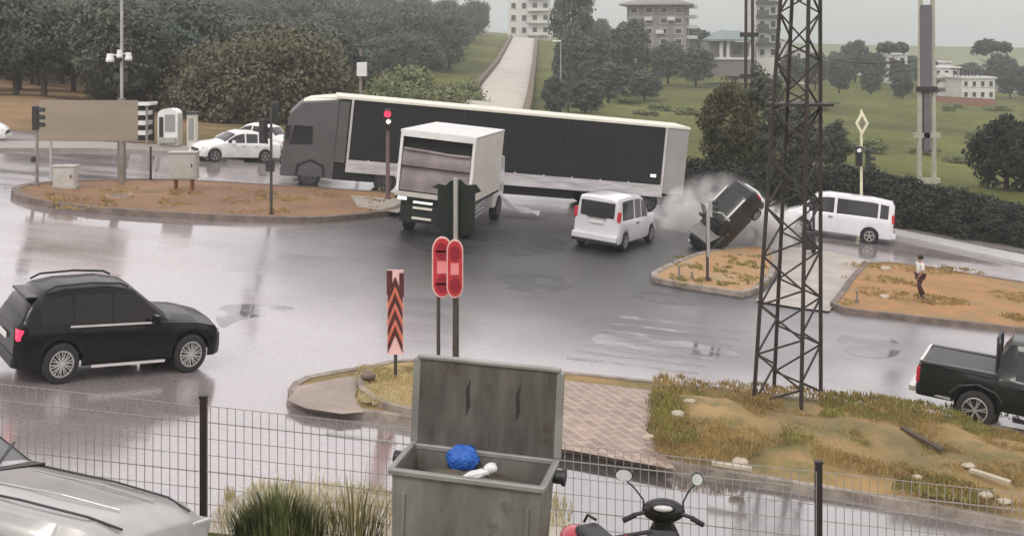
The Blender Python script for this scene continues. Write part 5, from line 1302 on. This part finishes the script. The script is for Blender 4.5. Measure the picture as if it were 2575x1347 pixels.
mb = MB(); mb.cyl((-CW/2-.02, -.18, CHt-.06), (-CW/2-.13, -.18, CHt-.06), .06, n=16); obj('lifting_pin', mb, M_black, con, smooth=40)
for x in (-.52, .52):
    for y in (-.12, -.54):
        mb = MB(); mb.cyl((x-.025, y, .1), (x+.025, y, .1), .1, n=16); mb.bar((x, y, .1), (x, y, .25), .08, .05); obj('castor', mb, M_black, con, smooth=40)
for x in (-.55, .55):
    mb = MB(); mb.box((x, -CDp*1.0-.012, .75), (.035, .02, .85)); obj('pressed_rib', mb, M_bin, con, bevel=.006)
conm = Matrix.LocRotScale(con.location, con.rotation_euler, None)
mb = MB(); mb.ell((0, 0, 0), (.56, .26, .14), 18, 8, .3, 2); o = obj('rubbish', mb, mat('rubbish', (.07, .075, .06), .7, col2=(.13, .10, .07), scale=6, bump=.6), smooth=50)
o.location = conm @ Vector((0, -CDp/2, CHt-.22)); tag(o, 'dark heap of rubbish inside the open waste container', 'rubbish'); o.rotation_euler = (0, R(4.5), R(-6))
mb = MB(); mb.ell((0, 0, 0), (.15, .09, .12), 26, 12, .22, 4); o = obj('rubbish_bag', mb, M_blue, smooth=35); o.location = conm @ Vector((-.17, -.10, CHt-.03)); tag(o, 'crumpled blue plastic bag inside the open waste container', 'bag')
mb = MB(); mb.ell((-.04, 0, 0), (.13, .05, .035), 14, 8, .3, 5); mb.ell((.09, .01, .02), (.06, .05, .045), 12, 8, .3, 6); o = obj('rubbish_bag', mb, M_wbag, smooth=50); o.location = conm @ Vector((.06, -.34, CHt-.05)); o.rotation_euler = (0, R(-10), R(10)); tag(o, 'small white bag on the rubbish in front of the blue bag', 'bag')

# ------------------------------------------------------------------ scooter
Ys = 12.1; hp = at(1668, 1285, Ys)       # handlebar centre
sz = hp.z; gz_ = G(hp.x, Ys)
scv = thing('scooter', 'black scooter with two round mirrors seen from behind its handlebar', 'scooter', (hp.x, hp.y, gz_), R(-8))
hb = sz-gz_
mb = MB(); mb.tube([(-.36, -.10, hb-.06), (-.30, -.05, hb-.03), (-.12, 0, hb), (.12, 0, hb), (.30, -.05, hb-.03), (.36, -.10, hb-.06)], .02); obj('handlebar', mb, M_black, scv, smooth=50)
for sg in (-1, 1):
    mb = MB(); mb.cyl((sg*.28, -.05, hb-.03), (sg*.40, -.11, hb-.07), .026, n=12); obj('grip', mb, M_rubber, scv, smooth=50)
    mb = MB(); mb.tube([(sg*.20, 0, hb-.01), (sg*.20, .02, hb+.10), (sg*.30 if sg < 0 else .26, .03, hb+.22)], .009); st_ = obj('mirror_stalk', mb, M_black, scv, smooth=50)
    mb = MB(); c_ = Vector((-.40, .03, hb+.34)) if sg < 0 else Vector((.34, .05, hb+.33)); rx_ = .095 if sg < 0 else .062
    mb.ell(c_, (rx_, .02, .068), 20, 10); mo = obj('mirror', mb, M_black, scv, smooth=60)
    mb = MB(); mb.tube([c_+Vector((0, 0, -.04)), Vector((sg*.30 if sg < 0 else .26, .03, hb+.22))], .009); obj('mirror_arm', mb, M_black, mo)
    n_ = 20; mb = MB(); mb.add([(c_.x+math.cos(k*6.283/n_)*rx_*.86, c_.y-.021, c_.z+math.sin(k*6.283/n_)*.058) for k in range(n_)], [tuple(range(n_))]); obj('mirror_glass', mb, M_mirror, mo)
mb = MB(); mb.ell((0, .03, hb+.0), (.22, .12, .12), 20, 10); obj('handlebar_cowl', mb, M_scoot, scv, smooth=60)
mb = MB(); mb.ell((0, -.055, hb+.06), (.13, .06, .055), 18, 8); obj('speedometer', mb, M_black, scv, smooth=60)
mb = MB(); mb.ell((.0, -.085, hb+.065), (.10, .045, .035), 18, 8); obj('dial', mb, mat('dial', (.65, .63, .6), .3), scv, smooth=60)
mb = MB(); mb.tube([(0, .02, hb-.08), (0, .08, hb-.35), (0, .16, hb-.7)], [.10, .13, .15], 12); obj('leg_shield', mb, M_scoot, scv, smooth=60)
mb = MB(); mb.prism([(-.24, .1, hb-.75), (.24, .1, hb-.75), (.20, .06, hb-.35), (.10, .03, hb-.12), (-.10, .03, hb-.12), (-.20, .06, hb-.35)], (0, 0, 0), (0, .06, 0)); obj('front_panel', mb, M_scoot, scv, bevel=.02)
mb = MB(); mb.box((0, -.25, .30), (.34, .5, .08)); obj('footboard', mb, M_scoot, scv, bevel=.02)
mb = MB(); mb.box((0, -.85, .55), (.32, .8, .4), taper=.8); obj('rear_body', mb, M_scoot, scv, bevel=.06)
mb = MB(); mb.box((0, -.85, .80), (.30, .75, .1)); obj('seat', mb, M_rubber, scv, bevel=.04)
for (x, y) in ((0, .3), (0, -1.0)):
    wo = wheel(scv, 0, y, .23, .11, M_rim, 5, 1, .6); wo.rotation_euler = (0, 0, R(90))
# red scooter, mostly cut by the bottom edge
q = at(1452, 1330, 11.6); gz2 = G(q.x, q.y)
sc2 = thing('scooter', 'red scooter with a black seat, only its tail showing at the bottom edge', 'scooter', (q.x, q.y, gz2), R(-68))
hq = q.z-gz2
mb = MB(); mb.ell((0, 0, hq-.10), (.22, .17, .13), 20, 10); obj('tail_body', mb, M_redp, sc2, smooth=60)
mb = MB(); mb.box((.24, .07, hq-.0), (.42, .26, .15)); obj('seat', mb, M_black, sc2, bevel=.05)
mb = MB(); mb.tube([(-.10, .12, hq+.02), (-.06, .14, hq+.10), (.1, .15, hq+.11)], .014); obj('grab_rail', mb, M_black, sc2, smooth=50)
mb = MB(); mb.box((.35, 0, hq-.3), (.8, .26, .3), taper=.85); obj('body', mb, M_redp, sc2, bevel=.05)
mb = MB(); mb.tube([(.95, 0, .3), (1.05, 0, .7), (.95, 0, .88)], [.08, .07, .05], 10); obj('leg_shield', mb, M_redp, sc2, smooth=50)
for x in (0, 1.2): wheel(sc2, x, 0, .23, .11, M_rim, 5, 1, .6)
mb = MB(); mb.tube([(.95, -.3, .88), (.95, .3, .88)], .02); obj('handlebar', mb, M_black, sc2)

# ------------------------------------------------------------------ person on the right median
def person(loc, hgt, rz):
    t = thing('person', 'person in a white shirt and dark trousers walking on the orange median at right', 'person', loc, rz)
    k = hgt/1.7
    J = {'pel': (0, 0, .95), 'sp': (0, .0, 1.12), 'ch': (0, .0, 1.32), 'nk': (0, 0, 1.46), 'hd': (0, .01, 1.56), 'ht': (0, .0, 1.64),
         'lh': (-.10, 0, .90), 'lk': (-.12, .13, .50), 'la': (-.10, -.03, .09), 'lf': (-.11, .12, .04),
         'rh': (.10, 0, .90), 'rk': (.10, -.02, .49), 'ra': (.12, -.24, .14), 'rf': (.12, -.14, .03),
         'ls': (-.19, 0, 1.39), 'le': (-.25, .03, 1.12), 'lw': (-.22, .16, .93), 'lm': (-.21, .20, .88),
         'rs': (.19, 0, 1.39), 're': (.25, -.05, 1.12), 'rw': (.24, .03, .90), 'rm': (.24, .05, .84)}
    Rd = {'pel': .14, 'sp': .125, 'ch': .15, 'nk': .055, 'hd': .095, 'ht': .085, 'lh': .095, 'lk': .062, 'la': .042, 'lf': .04, 'rh': .095, 'rk': .062, 'ra': .042, 'rf': .04,
          'ls': .06, 'le': .043, 'lw': .03, 'lm': .03, 'rs': .06, 're': .043, 'rw': .03, 'rm': .03}
    E = [('pel', 'sp'), ('sp', 'ch'), ('ch', 'nk'), ('nk', 'hd'), ('hd', 'ht'), ('pel', 'lh'), ('lh', 'lk'), ('lk', 'la'), ('la', 'lf'), ('pel', 'rh'), ('rh', 'rk'), ('rk', 'ra'), ('ra', 'rf'),
         ('ch', 'ls'), ('ls', 'le'), ('le', 'lw'), ('lw', 'lm'), ('ch', 'rs'), ('rs', 're'), ('re', 'rw'), ('rw', 'rm')]
    def skin(nm, keys, edges, m, grow=0.0, sub=2):
        names = [n for n in J if n in keys]; me = bpy.data.meshes.new(nm)
        me.from_pydata([tuple(c*k for c in J[n]) for n in names], [(names.index(a), names.index(b)) for a, b in edges if a in keys and b in keys], [])
        o = bpy.data.objects.new(nm, me); COL.objects.link(o); o.parent = t; me.materials.append(m)
        md = o.modifiers.new('skin', 'SKIN'); 
        for i, n in enumerate(names):
            rr = (Rd[n]+grow)*k; me.skin_vertices[0].data[i].radius = (rr, rr)
        me.skin_vertices[0].data[0].use_root = True
        sb = o.modifiers.new('sub', 'SUBSURF'); sb.levels = sub; sb.render_levels = sub
        md.use_smooth_shade = True
        return o
    body = skin('body', set(J), E, M_skin)
    skin('shirt', {'pel', 'sp', 'ch', 'ls', 'le', 'rs', 're'}, E, M_shirt, .016); skin('trousers', {'pel', 'lh', 'lk', 'la', 'rh', 'rk', 'ra'}, E, M_pants, .014)
    mb = MB(); mb.ell((0, -.015*k, 1.615*k), (.105*k, .115*k, .105*k), 16, 10); obj('hair', mb, M_hair, t, smooth=60)
    mb = MB(); mb.ell((0, .10*k, 1.56*k), (.015*k, .02*k, .025*k), 8, 6); obj('nose', mb, M_skin, t, smooth=60)
    for sx_ in (-1, 1):
        f = J['lf' if sx_ < 0 else 'rf']; mb = MB(); mb.ell((f[0]*k, (f[1]-.03)*k, f[2]*k), (.05*k, .13*k, .045*k), 12, 8); obj('shoe', mb, M_black, t, smooth=60)
        hd_ = J['lm' if sx_ < 0 else 'rm']
        for q_ in range(5):
            mb = MB(); b0 = Vector(hd_)*k+Vector(((q_-2)*.011, .01, -.02))*k; mb.tube([b0, b0+Vector((0, .012, -.04))*k, b0+Vector((0, .03, -.06-.008*(2-abs(q_-2))))*k], .0085*k, 6); obj('finger', mb, M_skin, t, smooth=60)
    return t
p = gp(2314, 763); person((p.x, p.y, p.z+.15), 1.42, R(100))

# ------------------------------------------------------------------ water spray of the crash (volumes)
def spray(label, c, r, dens, col, seed):
    mb = MB(); mb.ell((0, 0, 0), r, 24, 14); o = obj('water_spray', mb, None.__class__ and mat('spray_dummy', (1, 1, 1)), smooth=60)
    m = bpy.data.materials.new('spray'); m.use_nodes = True; n = m.node_tree.nodes; l = m.node_tree.links; n.remove(n['Principled BSDF'])
    v = n.new('ShaderNodeVolumePrincipled'); v.inputs['Color'].default_value = (*col, 1)
    g = n.new('ShaderNodeTexCoord'); ns = n.new('ShaderNodeTexNoise'); ns.inputs['Scale'].default_value = 1.6; ns.inputs['Detail'].default_value = 3
    l.new(g.outputs['Object'], ns.inputs['Vector'])
    ln = n.new('ShaderNodeVectorMath'); ln.operation = 'DIVIDE'; ln.inputs[1].default_value = r; l.new(g.outputs['Object'], ln.inputs[0])
    le = n.new('ShaderNodeVectorMath'); le.operation = 'LENGTH'; l.new(ln.outputs[0], le.inputs[0])
    a = n.new('ShaderNodeMapRange'); a.inputs[1].default_value = 1; a.inputs[2].default_value = .2; a.inputs[3].default_value = 0; a.inputs[4].default_value = 1; l.new(le.outputs['Value'], a.inputs[0])
    b = n.new('ShaderNodeMapRange'); b.inputs[1].default_value = .35; b.inputs[2].default_value = .65; b.inputs[3].default_value = .25; b.inputs[4].default_value = dens*4; l.new(ns.outputs[0], b.inputs[0])
    c_ = n.new('ShaderNodeMath'); c_.operation = 'MULTIPLY'; l.new(a.outputs[0], c_.inputs[0]); l.new(b.outputs[0], c_.inputs[1]); l.new(c_.outputs[0], v.inputs['Density'])
    l.new(v.outputs[0], n['Material Output'].inputs['Volume']); o.data.materials.clear(); o.data.materials.append(m); o.location = c
    o['kind'] = 'stuff'; o['label'] = label; return o
q = at(1900, 575, 47); spray('grey cloud of spray right of the crashed car', q, (1.9, 1.1, 1.3), 2.2, (.97, .95, .94), 1)
q = at(1712, 560, 49.5); spray('pale spray left of the crashed car behind the compact van', q, (1.0, .8, 1.6), 1.7, (.98, .97, .95), 2)
q = at(1800, 530, 49); spray('thin mist of spray hanging over the crashed car', q, (2.3, .9, 1.7), .6, (.96, .95, .94), 3)
# ------------------------------------------------------------------ haze
mb = MB(); mb.box((0, 380, 28), (1500, 900, 104)); hz = obj('haze', mb, M_white); hm = bpy.data.materials.new('haze'); hm.use_nodes = True
n = hm.node_tree.nodes; l = hm.node_tree.links; n.remove(n['Principled BSDF']); v = n.new('ShaderNodeVolumePrincipled'); v.inputs['Color'].default_value = (.86, .88, .88, 1); v.inputs['Density'].default_value = .0006
l.new(v.outputs[0], n['Material Output'].inputs['Volume']); hz.data.materials.clear(); hz.data.materials.append(hm); hz['kind'] = 'stuff'
sc.cycles.volume_step_rate = 1.0; sc.cycles.volume_bounces = 2
